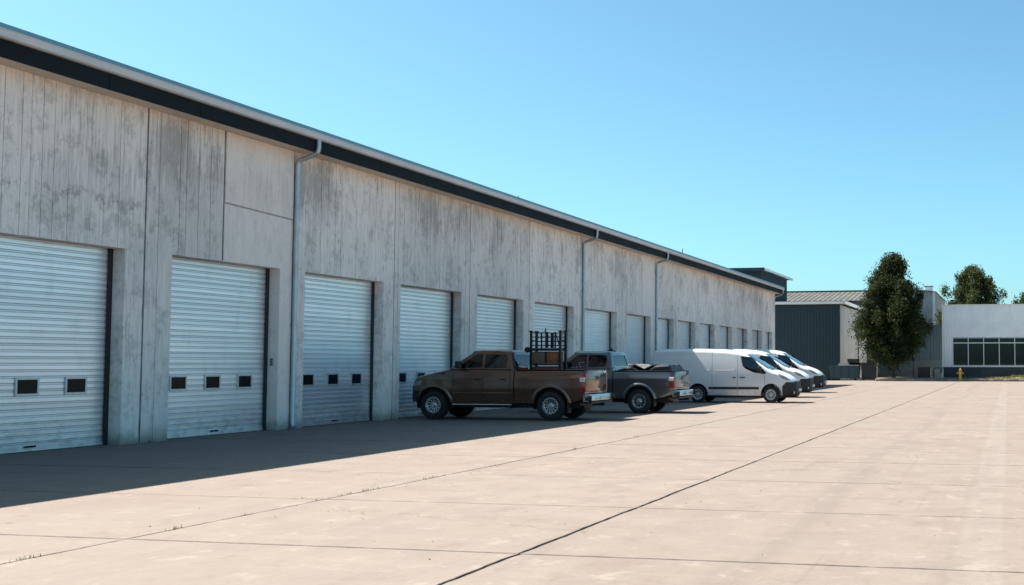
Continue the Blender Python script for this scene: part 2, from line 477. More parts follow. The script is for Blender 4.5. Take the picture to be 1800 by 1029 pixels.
# ------------------------------------------------------------------ warehouse
WX = -16.93                     # wall face
WT = 6.74                       # wall top
wh = thing('warehouse', 'long board-marked concrete warehouse with a row of silver roller doors', 'warehouse', (0,0,0))
DL = [15.95, 20.89, 25.56, 30.18, 35.09, 39.80, 44.98, 50.35, 54.97, 58.70, 63.25, 67.75, 72.25, 76.75, 81.20]
DR = [19.59, 24.55, 29.26, 33.96, 38.78, 43.75, 48.95, 53.95, 57.95, 62.20, 66.50, 70.95, 75.35, 79.95, 83.75]
DT = 3.84
REV = .31
# panel joints along the wall, with a few joints over the doors as in the photo
PJ = [2.0, 6.6, 11.2, 15.6, 20.11, 22.47, 25.04, 29.81, 34.53, 39.29, 44.45, 49.65, 52.55, 54.45, 58.33, 62.75, 67.1, 71.6, 76.05, 80.55, 84.42]
PALE = {5: 'split', 12: 'plain'}

def wall_panel(k):
    y0, y1 = PJ[k], PJ[k+1]
    jw = .028 if k in (3, 4) else .009
    a = y0 + (.022 if k == 4 else .016); b = y1 - (.022 if k == 3 else .016)
    pale = PALE.get(k)
    # cut points: panel ends, door edges, board grooves
    doors = [(l, r) for l, r in zip(DL, DR) if r > a and l < b]
    marks = {a: 0, b: 0}
    for l, r in doors:
        for e in (l, r):
            if a < e < b: marks[e] = 0
    if not pale:
        y = a
        while True:
            y += rnd.choice([.26, .30, .34, .34, .38, .20])*(1 if y0 < 40 else 1.25)
            if y > b - .18: break
            if all(abs(y-m) > .10 for m in marks): marks[y] = rnd.choice([.006, .009, .013, .017, .020])
    ms = sorted(marks)
    mb = MB(); back = MB()
    for p, q in zip(ms, ms[1:]):
        c = (p+q)/2
        zb = DT if any(l-1e-6 < c < r+1e-6 for l, r in doors) else 0.0
        off = rnd.uniform(-.0035, .0035) if not pale else 0
        pp = p + marks[p]/2 + 1e-4; qq = q - marks[q]/2 - 1e-4
        ztop = WT
        if pale == 'split' and zb > 1:
            pass
        mb.box(WX-.46, WX+off, pp, qq, zb - .06 if zb == 0 else zb + rnd.uniform(0, .002), ztop)
        if zb == 0 and (p == a or q == b): pass
        back.box(WX-.47, WX-.022, p, q, zb-.05 if zb == 0 else zb+.004, ztop-.002)
    mb.v += []
    n = len(mb.v); mb.v += back.v; mb.f += [tuple(i+n for i in f) for f in back.f]
    return mb.build('wall_panel', M['wall_pale'] if pale else M['wall'], wh)
for k in range(len(PJ)-1):
    o = wall_panel(k)
    if k == 5:
        o['label'] = 'smooth pale concrete panel patched in above the second door'
# the pale patch above door two: a smooth cast panel standing 12 mm proud, with a drip ledge
mbp = MB().prism([(22.50,5.16),(25.00,5.08),(25.00,6.735),(22.50,6.735)], 'x', WX-.01, WX+.014)
mbp.build('patch_panel', M['wall_pale'], wh)
MB().prism([(22.49,5.125),(25.01,5.045),(25.01,5.078),(22.49,5.158)], 'x', WX-.01, WX+.006).build('patch_seam', M['patch_seam'], wh)
MB().prism([(22.475,3.86),(22.497,3.86),(22.497,6.735),(22.475,6.735)], 'x', WX-.01, WX+.005).build('patch_seam', M['patch_seam'], wh)
# sealed joints between panels
for k, y in enumerate(PJ[1:-1], 1):
    w = .020 if k == 4 else .014
    path = [(WX-.010 + (.004 if k == 4 else 0), y + (jit(k, z*2, .012) if k == 4 else 0), z) for z in [0 + WT*q/40 for q in range(41)]]
    inside = any(l < y < r for l, r in zip(DL, DR))
    if inside: path = [p for p in path if p[2] > DT+.02]
    mb = MB(); ring = []
    for p in path:
        ww = w*(1 + (.35*math.sin(p[2]*9+k) if k == 4 else 0))
        ring.append([(p[0]-.02, p[1]-ww, p[2]), (p[0]+.004, p[1]-ww, p[2]), (p[0]+.004, p[1]+ww, p[2]), (p[0]-.02, p[1]+ww, p[2])])
    mb.loft(ring).build('sealant_joint', M['wall_joint'] if k == 4 else M['joint'], wh)
core = MB()
core.box(-62, WX-.50, 2.0, 84.40, -.06, 6.9)
core.build('inner_wall', M['core'], wh)
MB().box(-62, WX, 84.425, 84.70, -.06, 6.72).build('end_wall', M['wall'], wh)

# eaves: soffit, fascia boards, gutter, roof edge
EX = -16.36
MB().box(WX-.3, EX-.012, 2, 84.95, 6.742, 6.80).build('soffit', M['soffit'], wh)
fj = [2.0, 6.0, 12.2, 18.4, 20.9, 24.8, 28.0, 32.2, 36.6, 42, 47.6, 53, 58.5, 64, 69.5, 75, 80.2, 84.95]
for a, b in zip(fj, fj[1:]):
    MB().box(EX-.03, EX, a+.006, b-.006, 6.70, 7.03).build('fascia_board', M['fascia'], wh)
MB().box(EX-.06, EX-.031, 2.0, 84.94, 6.71, 7.2).build('fascia_backing', M['fascia'], wh)
gp = [(EX-.01,7.005),(EX+.075,7.005),(EX+.105,7.03),(EX+.115,7.135),(EX+.125,7.14),(EX+.125,7.155),(EX+.098,7.155),(EX+.09,7.04),(EX-.01,7.03)]
gj = [2.0, 11.0, 20.0, 29.1, 33.6, 38.2, 47.2, 56.4, 65.5, 74.6, 84.98]
for a, b in zip(gj, gj[1:]):
    gt = MB().prism(gp, 'y', a+.003, b-.003).build('gutter', M['gutter'], wh)
    MB().prism([(x+(.006 if x > EX+.05 else 0), z-(.004 if z < 7.03 else -.004)) for x, z in gp], 'y', b-.03, b+.02).build('gutter_bracket', M['gutter'], gt)
MB().prism([(EX-.04,7.10),(EX+.088,7.10),(EX+.097,7.16),(EX+.10,7.24),(EX-.04,7.262)], 'y', 2, 84.97).build('roof_edge', M['teal_trim'], wh)
MB().prism([(EX-.041,7.20),(EX-.041,7.262),(-39.5,8.25),(-62.3,7.2),(-62.3,7.1),(-39.5,8.15)], 'y', 2, 84.96).build('roof', M['roof'], wh)
for y in (37.0, 50.0):
    MB().cyl((EX-.02, y, 7.25), .018, .06, 'z', 8).build('roof_bolt', M['dark_metal'], wh)
MB().tube([(EX-.02,57.6,7.24),(EX-.02,57.6,7.48)], .02, 6).build('vent_pipe', M['dark_metal'], wh)

# downpipes with swan necks
def downpipe(y):
    r = .058
    def arc(pts): return pts
    path = [(EX+.055,y,7.02),(EX+.055,y,6.82),(EX+.045,y,6.74),(EX,y,6.67),(EX-.09,y,6.63),(WX+.17,y,6.54),(WX+.10,y,6.50),(WX+.075,y,6.42),(WX+.07,y,6.30),(WX+.07,y,3.2),(WX+.07,y,.16),(WX+.085,y,.09),(WX+.13,y,.05)]
    p = MB().tube(path, r, 12).build('downpipe', M['pipe'], wh, smooth=40)
    for z in (6.05, 4.25, 2.5, 1.05):
        mb = MB().lathe([(r,-.02),(r+.008,-.02),(r+.008,.02),(r,.02)], (WX+.07,y,z), 'z', 14)
        mb.box(WX-.01, WX+.02, y-.075, y+.075, z-.018, z+.018).build('pipe_bracket', M['pipe'], p)
    return p
for y in (25.06, 44.62, 54.70):
    downpipe(y)
MB().tube([(EX+.03,84.72,7.0),(EX+.03,84.74,6.78),(EX-.1,84.76,6.66),(WX+.02,84.77,6.5),(WX-.05,84.77,6.35),(WX-.05,84.77,.1)], .05, 10).build('downpipe', M['pipe'], wh, smooth=40)

# roller doors
SH = .118
def slat_profile(z0):
    """one interlocking slat: a broad flat face with a rolled rib and groove at its top"""
    return [(-.001,z0),(.005,z0+.004),(.008,z0+.010),(.008,z0+.074),(.005,z0+.080),(-.004,z0+.083),(-.004,z0+.087),(.003,z0+.090),(.006,z0+.094),(.006,z0+.106),(.003,z0+.110),(-.004,z0+.113),(-.004,z0+.118)]
def roller_door(k):
    l, r = DL[k], DR[k]; X = WX-REV
    fr = MB()
    fr.box(X-.06, X+.035, l+.004, l+.07, 0.0, DT-.004).box(X-.06, X+.035, r-.11, r-.004, 0.0, DT-.004)
    fr.box(X-.10, X-.055, l+.004, r-.004, 0.0, DT-.004)
    d = fr.build('roller_door', M['door_dark'], wh)
    a, b = l+.05, r-.10
    wins = []
    wid = .44
    cs = [a + (b-a)*q for q in (.17, .48, .795)]
    if k == 0: cs = [16.53, 17.65, 18.77]
    n = int((DT)/SH)
    z00 = .055
    if k < 3:
        for q in range(n):
            z = z00 + q*SH
            top = min(z+SH, DT-.004)
            pr = [(X+dx, min(zz, DT-.004)) for dx, zz in slat_profile(z)]
            jy = rnd.uniform(-.001, .001)
            mb = MB().loft([[(x+jy, a, zz) for x, zz in pr], [(x+jy, b, zz) for x, zz in pr]], closed=False, caps=False)
            o = mb.build('slat', M['door'], d, smooth=22)
        MB().box(X-.05, X-.006, a, b, .05, DT-.006).build('curtain_back', M['door'], d)
    else:
        pr = []
        for q in range(n): pr += [(X+dx, min(zz, DT-.004)) for dx, zz in slat_profile(z00+q*SH)]
        MB().loft([[(x, a, zz) for x, zz in pr], [(x, b, zz) for x, zz in pr]], closed=False, caps=False).build('curtain', M['door'], d, smooth=22)
    MB().box(X-.03, X+.022, a, b, .012, .062).build('bottom_rail', M['door'], d)
    # vision panels
    zc = 1.17
    for c in cs:
        if c < l + .2: continue
        f = MB(); o_, i_ = .04, 0
        f.box(X+.005, X+.032, c-wid/2-o_, c+wid/2+o_, zc+.125, zc+.165).box(X+.005, X+.032, c-wid/2-o_, c+wid/2+o_, zc-.165, zc-.125)
        f.box(X+.005, X+.031, c-wid/2-o_, c-wid/2, zc-.125, zc+.125).box(X+.005, X+.031, c+wid/2, c+wid/2+o_, zc-.125, zc+.125)
        fo = f.build('window_frame', M['alu'], d)
        MB().box(X+.004, X+.019, c-wid/2-.003, c+wid/2+.003, zc-.128, zc+.128).build('window_pane', M['black_glass'], d)
    c = (a+b)/2 + .02
    if k == 0: c = 17.75
    h = MB().box(X+.02, X+.045, c-.10, c-.02, .075, .11).box(X+.02, X+.045, c+.02, c+.12, .075, .11)
    h.build('door_handle', M['dark_metal'], d)
    return d
for k in range(len(DL)):
    roller_door(k)
# door opener pad on the jamb of the second door
kp = thing('keypad', 'small grey keypad on the jamb right of the second door', 'keypad', (WX-.15, DR[1]-.001, 1.62))
MB().box(-.045, .045, -.03, 0, -.10, .10).build('housing', M['keypad'], kp, bevel=.006)
for q in range(3):
    MB().box(-.026, .026, -.037, -.029, -.075+.055*q, -.04+.055*q).build('button', M['dark_metal'], kp)

# ------------------------------------------------------------------ buildings behind
def corr(mb, p0, p1, z0, z1, pitch=.25, depth=.035):
    """vertical trapezoid ribs between two ground points; ribs stand out to the right of p0->p1"""
    p0 = Vector(p0); p1 = Vector(p1); L = (p1-p0).length; d = (p1-p0)/L; nrm = Vector((d.y, -d.x))
    n = max(1, int(L/pitch)); pt = L/n; prof = []
    for k in range(n):
        for t, h in ((0,0),(.42,0),(.52,1),(.90,1)): prof.append((pt*(k+t), h*depth))
    prof.append((L, 0))
    P = [p0 + d*s + nrm*h for s, h in prof]
    mb.loft([[(p.x, p.y, z0) for p in P], [(p.x, p.y, z1) for p in P]], closed=False, caps=False)
    return mb

# teal shed beyond the end of the warehouse
sh = thing('teal_shed', 'dark teal metal-clad shed with white roof edge beyond the warehouse', 'shed', (-18, 115, 0))
def part(name, m, par, mb, **kw):
    o = par.location
    mb.v = [(x-o.x, y-o.y, z-o.z) for x, y, z in mb.v]
    return mb.build(name, m, par, **kw)
part('front_wall', M['shed_teal'], sh, corr(MB(), (-27,108), (-15.45,108), 0, 7.08, .3, .018))
part('side_wall', M['shed_grey'], sh, corr(MB(), (-15.44,108.02), (-15.44,128), 0, 7.05, .35, .04))
part('corner_trim', M['shed_teal'], sh, MB().box(-15.50,-15.36, 107.92, 108.06, 0, 7.08))
part('roof', M['roof'], sh, MB().prism([(107.7,7.30),(128,7.5),(128,7.42),(107.7,7.22)], 'x', -27.2, -14.95))
part('roof_trim', M['white_trim'], sh, MB().box(-27.2, -14.92, 107.55, 107.70, 7.10, 7.36))
part('side_trim', M['white_trim'], sh, MB().box(-14.95, -14.84, 107.71, 128, 7.10, 7.40))
part('soffit', M['shed_grey'], sh, MB().box(-27, -15.0, 107.71, 107.95, 7.10, 7.14))
part('inner_wall', M['core'], sh, MB().box(-27, -15.52, 108.1, 127.9, 0, 7.05))
part('side_panel', M['shed_grey'], sh, corr(MB(), (-15.30,121.5), (-15.30,128), 1.6, 6.9, .4, .03))

# block rising behind the warehouse roof
ub = thing('upper_block', 'dark teal block with overhanging roof rising behind the warehouse roof', 'building', (-30, 122, 0))
part('front_wall', M['shed_teal'], ub, corr(MB(), (-36,116), (-24.55,116), 0, 11.0, .3, .04))
part('side_wall', M['shed_teal'], ub, corr(MB(), (-24.54,116.02), (-24.54,129.6), 0, 11.0, .35, .04))
part('roof', M['teal_trim'], ub, MB().prism([(115.3,11.02),(130.3,11.02),(130.3,11.18),(115.3,11.18)], 'x', -36.4, -24.1))
part('roof_edge', M['white_trim'], ub, MB().box(-24.1, -23.98, 115.25, 130.4, 10.98, 11.22))
part('fascia', M['shed_teal'], ub, MB().box(-36.4, -24.12, 115.18, 115.3, 10.95, 11.28))

# long low building with a weathered pitched roof
lb = thing('pitched_roof_building', 'long low building with weathered grey pitched roof behind the teal shed', 'building', (-20, 136, 0))
part('wall', M['shed_grey'], lb, MB().box(-45, -12.2, 132.5, 150, 0, 8.75))
mbr = MB()
mbr.prism([(131.8,8.70),(142,10.35),(152,8.75),(152,8.65),(142,10.22),(131.8,8.58)], 'x', -46, -12)
part('roof', M['old_roof'], lb, mbr)
rr = MB()
for q in range(56):
    x = -45.8 + q*.6
    rr.add([(x,131.79,8.71),(x+.05,131.79,8.76),(x+.1,131.79,8.71),(x,141.95,10.352),(x+.05,141.95,10.40),(x+.1,141.95,10.352)], [(0,1,4,3),(1,2,5,4),(0,2,1)])
part('roof_rib', M['old_roof'], lb, rr)['kind'] = 'stuff'
part('ridge', M['shed_teal'], lb, MB().box(-46.1, -11.9, 141.8, 142.2, 10.36, 10.5))
part('eave_shade', M['core'], lb, MB().box(-46, -12, 131.9, 132.49, 8.2, 8.57))  # dark box put in for the shade under the roof overhang

# tall grey block behind the big tree
tb = thing('tall_grey_block', 'tall grey clad block with curved top behind the trees', 'building', (-12, 152, 0))
part('front_wall', M['shed_grey'], tb, corr(MB(), (-16,150), (-9.35,150), 0, 10.7, .35, .04))
part('side_wall', M['shed_grey'], tb, corr(MB(), (-9.10,150.1), (-9.10,175), 0, 10.7, .5, .05))
part('corner_trim', M['white_trim'], tb, MB().box(-9.36, -9.06, 149.9, 150.12, 0, 10.72))
cv = [(-16.1,10.70)] + [(-16.1+7.2*q/12, 10.72+.32*math.sin(math.pi*q/12)) for q in range(13)] + [(-8.9,10.70)]
part('roof', M['roof'], tb, MB().prism(cv, 'y', 149.8, 175))
vt = thing('roof_vent', 'pale metal vent box on top of the tall grey block', 'vent', (-9.95, 151.5, 11.0))
MB().box(-.5,.5,-.5,.5,-.1,.42).build('housing', M['white_siding'], vt, bevel=.03)
MB().box(-.58,.58,-.58,.58,.425,.52).build('cap', M['roof'], vt)

# dark low wall building between shed and white building
lw = thing('low_teal_building', 'low dark teal clad building behind the large tree', 'building', (-10, 130, 0))
part('wall', M['shed_teal'], lw, corr(MB(), (-15.2,128.2), (-5,128.2), 0, 5.62, .3, .04))
part('roof_edge', M['shed_teal'], lw, MB().box(-15.2, -5, 128.0, 128.3, 5.62, 5.74))
part('roof', M['roof'], lw, MB().box(-15.2, -5, 128.3, 149.7, 5.60, 5.68))
part('plinth', M['plinth'], lw, MB().box(-15.2, -5, 128.05, 128.16, 0, 1.9))

# white ribbed building on the right
WY = 106.0
wb = thing('white_building', 'white ribbed metal building with a band of dark windows', 'building', (4, 112, 0))
wx0, wx1 = -4.84, 10.2
Z0, Z1, Z2, Z3 = 1.30, 3.34, 3.42, 3.86
mb = MB()
corr(mb, (-5.70,WY), (wx0-.02,WY), 1.22, 6.74, .2, .045)
corr(mb, (wx0-.02,WY), (wx1,WY), Z3+.02, 6.74, .2, .045)
corr(mb, (wx1,WY), (24,WY), 1.22, 6.74, .2, .045)
part('front_wall', M['white_siding'], wb, mb)
part('side_wall', M['white_siding'], wb, corr(MB(), (-5.70,135), (-5.70,WY+.02), 0, 6.74, .3, .045))
part('corner_trim', M['white_trim'], wb, MB().box(-5.80,-5.62, WY-.07, WY+.08, 1.23, 6.75))
part('coping', M['white_trim'], wb, MB().box(-5.84, 24, WY-.10, WY+.25, 6.75, 6.84))
part('roof', M['roof'], wb, MB().box(-5.6, 24, WY+.26, 135, 6.5, 6.6))
part('plinth', M['plinth'], wb, MB().box(-5.70, 24, WY-.04, WY+.10, -.06, 1.21))
part('room', M['room'], wb, MB().box(-5.3, 23, WY+5.5, WY+5.6, 0, 6).box(-5.3, 23, WY+.4, WY+5.5, 3.9, 3.95).box(-5.3, 23, WY+.4, WY+5.5, .3, .35).box(-5.4,-5.3,WY+.3,WY+5.5,0,4))
part('column_reflection', M['ochre'], wb, MB().box(-.05, .35, WY+2.0, WY+2.4, .36, 3.89))  # ochre box standing in for a yellow-brown reflection in the windows
part('sill', M['alu'], wb, MB().box(wx0-.05, wx1, WY-.09, WY+.06, 1.215, 1.298))
cols = [wx0 + 1.36*k for k in range(12)]
cols[-1] = wx1 - .06
for a, b in zip(cols, cols[1:]):
    f = MB()
    f.box(a-.035, a+.035, WY-.06, WY+.05, Z0, Z3)
    f.box(a+.035, b-.035, WY-.055, WY+.045, Z0, Z0+.07).box(a+.035, b-.035, WY-.055, WY+.045, Z1-.01, Z2).box(a+.035, b-.035, WY-.055, WY+.045, Z3-.06, Z3)
    fo = part('window', M['alu'], wb, f)
    pn = MB().box(a+.02, b-.02, WY-.012, WY, Z0+.05, Z1)
    p = part('pane', M['glass_win'], wb, pn); p.parent = fo
    pn = MB().box(a+.02, b-.02, WY-.012, WY, Z2-.02, Z3-.04)
    p = part('pane', M['glass_win'], wb, pn); p.parent = fo
nt = thing('notice', 'white paper notice behind the window pane right of the hydrant', 'notice', (.86, WY+.03, 2.42))
MB().box(-.28,.28,0,.008,-.20,.20).build('sheet', M['paper'], nt)

# planted island with kerb
isl = MB()
kerb = thing('kerb', 'weathered concrete kerb edging the planted island', 'kerb', (-5, 101.8, 0))
xs = [-11.4 + 1.22*k for k in range(26)]
for a, b in zip(xs, xs[1:]):
    dz = rnd.uniform(-.012, .012)
    MB().box(a+.006+5, b-.006+5, -.09, .10, -.05, .21+dz).build('kerb_stone', M['kerb'], kerb, bevel=.025)
isl_pts = []
nx, ny = 60, 10
vsx = []; fsx = []
for j in range(ny+1):
    for i in range(nx+1):
        x = -11.3 + i*(31.3/nx); y = 101.88 + j*(4.1/ny)
        t = j/ny
        z = .17 + .12*math.sin(min(1, t*1.6)*math.pi/2) + .10*math.exp(-((x-1.6)/1.3)**2)*math.sin(t*math.pi)*3*t*(1.3-t) + .02*math.sin(x*2.1+j)
        if x > .2: z += .16*math.exp(-((t-.25)/.25)**2)*min(1, (x-.2)/.8)
        vsx.append((x, y, z))
for j in range(ny):
    for i in range(nx):
        a = j*(nx+1)+i; fsx.append((a, a+1, a+nx+2, a+nx+1))
io = MB().add(vsx, fsx).build('planting_bed', M['grass_soil'], smooth=60)
tag(io, 'dry turf bed behind the kerb', 'ground', kind='structure')

def grass_patch(name, label, spots, hmin, hmax, mat):
    mb = MB()
    for (x, y, z, n, spread) in spots:
        for _ in range(n):
            px, py = x + rnd.gauss(0, spread), y + rnd.gauss(0, spread*.6)
            h = rnd.uniform(hmin, hmax); a = rnd.uniform(0, 6.28); ln = rnd.uniform(.1, .7)*h; w = h*.09
            dx, dy = math.cos(a), math.sin(a)
            mb.add([(px-dy*w, py+dx*w, z), (px+dy*w, py-dx*w, z), (px+dx*ln*.4+dy*w*.6, py+dy*ln*.4-dx*w*.6, z+h*.6), (px+dx*ln*.4-dy*w*.6, py+dy*ln*.4+dx*w*.6, z+h*.6), (px+dx*ln, py+dy*ln, z+h)],
                   [(0,1,2,3),(3,2,4)])
    return tag(mb.build(name, mat), label, 'grass', kind='stuff')
sp = []
for q in range(170):
    x = rnd.uniform(-4, 14) if q % 3 else rnd.uniform(0, 5)
    sp.append((x, 102.0 + rnd.random()**1.5*1.6, .22 + (.13 if x > .4 else 0), 22, .25))
grass_patch('island_grass', 'dry yellowed grass along the kerb of the planted island', sp, .08, .24, M['grass'])
sp = []
for q in range(46):
    y = rnd.choice([7.4, 8.1, 8.25, 9.9, 10.9, 12.3, 12.6, 12.9, 13.2, 13.5, 15.0, 17.0, 20.5, 24]) + rnd.gauss(0, .12)
    sp.append((-7.85 + jit(2*3.3, y, .012), y, -.01, rnd.randint(3, 9), .02))
for q in range(18):
    sp.append((WX + .03, rnd.choice([25.15, 19.9, 20.3, 29.6, 24.8]) + rnd.gauss(0, .12), 0, 5, .03))
grass_patch('joint_weeds', 'small weeds growing in the yard joints', sp, .015, .055, M['grass'])
mb = MB()
for q in range(260):
    x = rnd.uniform(-14, 3); y = rnd.uniform(7.5, 26); s = rnd.uniform(.004, .013)
    if rnd.random() < .12: x = -7.85 + rnd.gauss(0, .25)
    p = [Vector((rnd.uniform(.6,1), 0, 0)), Vector((-.4, rnd.uniform(.6,1), 0)), Vector((-.5, -rnd.uniform(.5,1), 0)), Vector((0,0,rnd.uniform(.5,.9)))]
    a = rnd.uniform(0, 6.28); m3 = Matrix.Rotation(a, 3, 'Z')
    p = [m3 @ (v*s) for v in p]
    mb.add([(x+v.x, y+v.y, v.z+.001) for v in p], [(0,1,3),(1,2,3),(2,0,3),(2,1,0)])
tag(mb.build('grit', M['joint']), 'scattered dark grit and pebbles on the yard', 'grit', kind='stuff')

# fire hydrant
hy = thing('fire_hydrant', 'yellow fire hydrant standing at the kerb', 'hydrant', (-4.02, 101.25, 0))
MB().lathe([(.001,0),(.20,0),(.20,.05),(.15,.06),(.15,.10),(.115,.11),(.115,.78),(.155,.79),(.155,.85),(.14,.86),(.13,.98),(.10,1.06),(.05,1.11),(.001,1.12)], (0,0,0), 'z', 20).build('barrel', M['yellow'], hy, smooth=35)
MB().cyl((0,0,1.11), .032, .07, 'z', 5).build('stem_nut', M['yellow'], hy)
MB().lathe([(.001,-.30),(.05,-.30),(.075,-.28),(.075,-.22),(.06,-.21),(.06,0),(.06,.21),(.075,.22),(.075,.28),(.05,.30),(.001,.30)], (0,0,.70), 'x', 14).build('side_outlet', M['yellow'], hy, smooth=35)
MB().lathe([(.001,-.25),(.06,-.25),(.095,-.23),(.095,-.17),(.075,-.16),(.075,0),(.001,0)], (0,0,.66), 'y', 14).build('front_outlet', M['yellow'], hy, smooth=35)

# bins and clutter by the shed
dm = thing('dumpster', 'blue grey steel dumpster beside the teal shed', 'dumpster', (-14.4, 104.3, 0))
MB().prism([(-1.25,.18),(1.25,.18),(1.35,1.28),(-1.35,1.28)], 'y', -.6, .6).build('body', M['bin_blue'], dm)
MB().box(-1.4,1.4,-.66,.66,1.282,1.34).build('rim', M['bin_blue'], dm)
for x in (-1.0, -.35, .35, 1.0): MB().box(x-.04, x+.04, -.68, -.605, .2, 1.27).build('rib', M['bin_blue'], dm)
MB().prism([(-.68,1.345),(.6,1.36),(.6,1.58),(.3,1.60)], 'x', -.55, 1.36).build('lid', M['bin_dark'], dm)
for sx in (-1, 1):
    MB().cyl((sx*1.0, -.3, .09), .09, .08, 'y', 12).build('castor', M['tyre'], dm)
cb = thing('crate', 'dark crate stacked on the dumpster lid', 'crate', (-13.6, 104.3, 1.60))
mbc = MB().box(-.5,.5,-.4,.4,0,.05)
for sx in (-1,1): mbc.box(sx*.5-.03, sx*.5+.03, -.4, .4, .051, .36)
mbc.box(-.47,.47,-.4,-.36,.051,.35).box(-.47,.47,.36,.4,.051,.35).build('crate_body', M['bin_dark'], cb)
sk = thing('skip_bin', 'black skip bin between the dumpster and the tree', 'bin', (-12.2, 104.6, 0))
MB().prism([(-.62,.1),(.62,.1),(.72,1.55),(-.72,1.55)], 'y', -.6, .6).build('body', M['bin_dark'], sk)
MB().box(-.76,.76,-.64,.64,1.552,1.62).build('rim', M['bin_dark'], sk)
for sx in (-1, 1): MB().cyl((sx*.5, -.35, .08), .08, .06, 'y', 10).build('castor', M['tyre'], sk)
pl = thing('post', 'thin dark post standing just right of the big tree trunk', 'post', (-8.28, 104.4, .2))
MB().tube([(0,0,-.1),(0,0,2.4)], .05, 8).build('shaft', M['dark_metal'], pl)
MB().box(-.12,.12,-.02,.02,1.5,1.9).build('plate', M['dark_metal'], pl)
hb = thing('utility_box', 'black utility cabinet under the tree by the white building', 'cabinet', (-7.3, 104.6, .2))
MB().box(-.55,.55,-.35,.35,-.1,.95).build('cabinet_body', M['bin_dark'], hb, bevel=.03)
MB().box(-.60,.60,-.40,.40,.952,1.0).build('cabinet_lid', M['bin_dark'], hb)
MB().box(-.5,-.02,-.365,-.352,.05,.9).box(.02,.5,-.365,-.352,.05,.9).build('cabinet_door', M['bin_dark'], hb)
mtr = thing('pipe_stand', 'bent pale pipe stand beside the white building corner', 'pipe', (-5.95, 104.5, .2))
MB().tube([(-.55,.1,-.1),(-.55,.1,.8),(-.4,.1,.95),(.0,.1,.95),(.12,.1,.85),(.12,.1,.45)], .045, 8).build('meter_pipe', M['dark_metal'], mtr, smooth=40)
MB().tube([(.2,-.1,-.1),(.22,-.1,.35),(.33,-.1,.75)], .04, 8).build('bent_pipe', M['white_trim'], mtr, smooth=40)

# ------------------------------------------------------------------ trees
def tree(name, label, loc, height, trunk_h, rx, ry, shape, clumps, leaves, leaf, lm, seed, group=None):
    rr = random.Random(seed)
    t = thing(name, label, 'tree', loc, rr.uniform(0, 0), group)
    tr = MB()
    path = [(0,0,-.3),(0.02,0,.0),(.05,.02,trunk_h*.5),(0,.05,trunk_h),(.06,-.03,trunk_h+(height-trunk_h)*.4),(0,0,height*.92)]
    r0 = height*.017
    tr.tube(path, [r0*1.5, r0*1.15, r0, r0*.9, r0*.5, r0*.08], 10)
    cen = []
    ch = height - trunk_h*.55
    heads = []
    for k in range(max(40, clumps//6)):
        for _ in range(60):
            u = rr.random(); z = trunk_h*.55 + ch*u
            rad = shape(u)
            a = rr.uniform(0, 2*math.pi); q = math.sqrt(rr.uniform(.12, 1.0))
            lump = 1 + .10*math.sin(3*a+seed+u*5) + .10*math.sin(5*a-u*13+seed*2)
            x, y = rx*rad*lump*q*math.cos(a)*.90, ry*rad*lump*q*math.sin(a)*.90
            if rad > .03: break
        heads.append((Vector((x, y, z)), q, u))
    for k in range(clumps):
        h, q, u = heads[k % len(heads)]
        d = Vector((rr.gauss(0, 1), rr.gauss(0, 1), rr.gauss(.25, 1.1))); sc_ = rx*.088*(1 - .3*u)
        if k % 7 == 0: h = Vector((h.x*.45, h.y*.45, h.z))
        p = h + d*sc_
        p.z = min(p.z, height*1.0)
        cen.append((p, q, u))
    for c, q, u in cen[::6]:
        z0 = max(trunk_h*.75, c.z - .35*math.hypot(c.x, c.y) - .3)
        z0 = min(z0, height*.88)
        m = Vector((c.x*.5, c.y*.5, (z0+c.z)/2 - .1))
        tr.tube([(0,0,z0), m, c], [r0*.32, r0*.2, r0*.06], 5)
    tr.build('trunk', M['bark'], t, smooth=50)
    mb = MB()
    for c, q, u in cen:
        cs = rr.choice([.6, .75, .9, 1.1, 1.35])
        for k in range(leaves):
            p = c + Vector([max(-1.7, min(1.7, rr.gauss(0, 1)))*v*cs for v in (.25, .25, .34)])
            s = leaf*rr.uniform(.6, 1.35)
            n = Vector((rr.gauss(0,1), rr.gauss(0,1), rr.gauss(.5,.8))).normalized()
            a = n.orthogonal().normalized(); b = n.cross(a)
            th = rr.uniform(0, 6.28); a, b = a*math.cos(th)+b*math.sin(th), b*math.cos(th)-a*math.sin(th)
            i0 = len(mb.v)
            mb.v += [tuple(p - a*s), tuple(p + b*s*.5 + n*s*.12), tuple(p + a*s), tuple(p - b*s*.5 + n*s*.12)]
            mb.f.append((i0, i0+1, i0+2, i0+3))
    me = bpy.data.meshes.new('crown'); me.from_pydata(mb.v, [], mb.f); me.materials.append(lm)
    o = bpy.data.objects.new('crown', me); link(o, t)
    return t
def pear(u):      # broad low, tapering to a blunt top
    return max(0, (min(1, (u+.05)/.20))**.7 * (1 - min(1, max(0, (u-.24)/.76))**1.6)**.72)
def dome(u):
    return max(0, (min(1, (u+.10)/.30))**.6 * (1 - max(0, (u-.35)/.65)**2.2)**.5)
tree('large_tree', 'large dense conical tree standing in the planted island', (-10.0, 103.9, .25), 10.4, 2.9, 3.45, 3.3, pear, 1150, 88, .092, M['leaf'], 14)
tree('rounded_tree', 'round-crowned tree rising behind the white building', (-4.1, 139, 0), 12.4, 4.2, 4.1, 3.9, dome, 760, 76, .115, M['leaf2'], 27)
tree('distant_tree', 'lower tree at the right edge behind the white building', (3.6, 146, 0), 10.6, 3.4, 4.4, 4.0, dome, 560, 64, .12, M['leaf2'], 31)

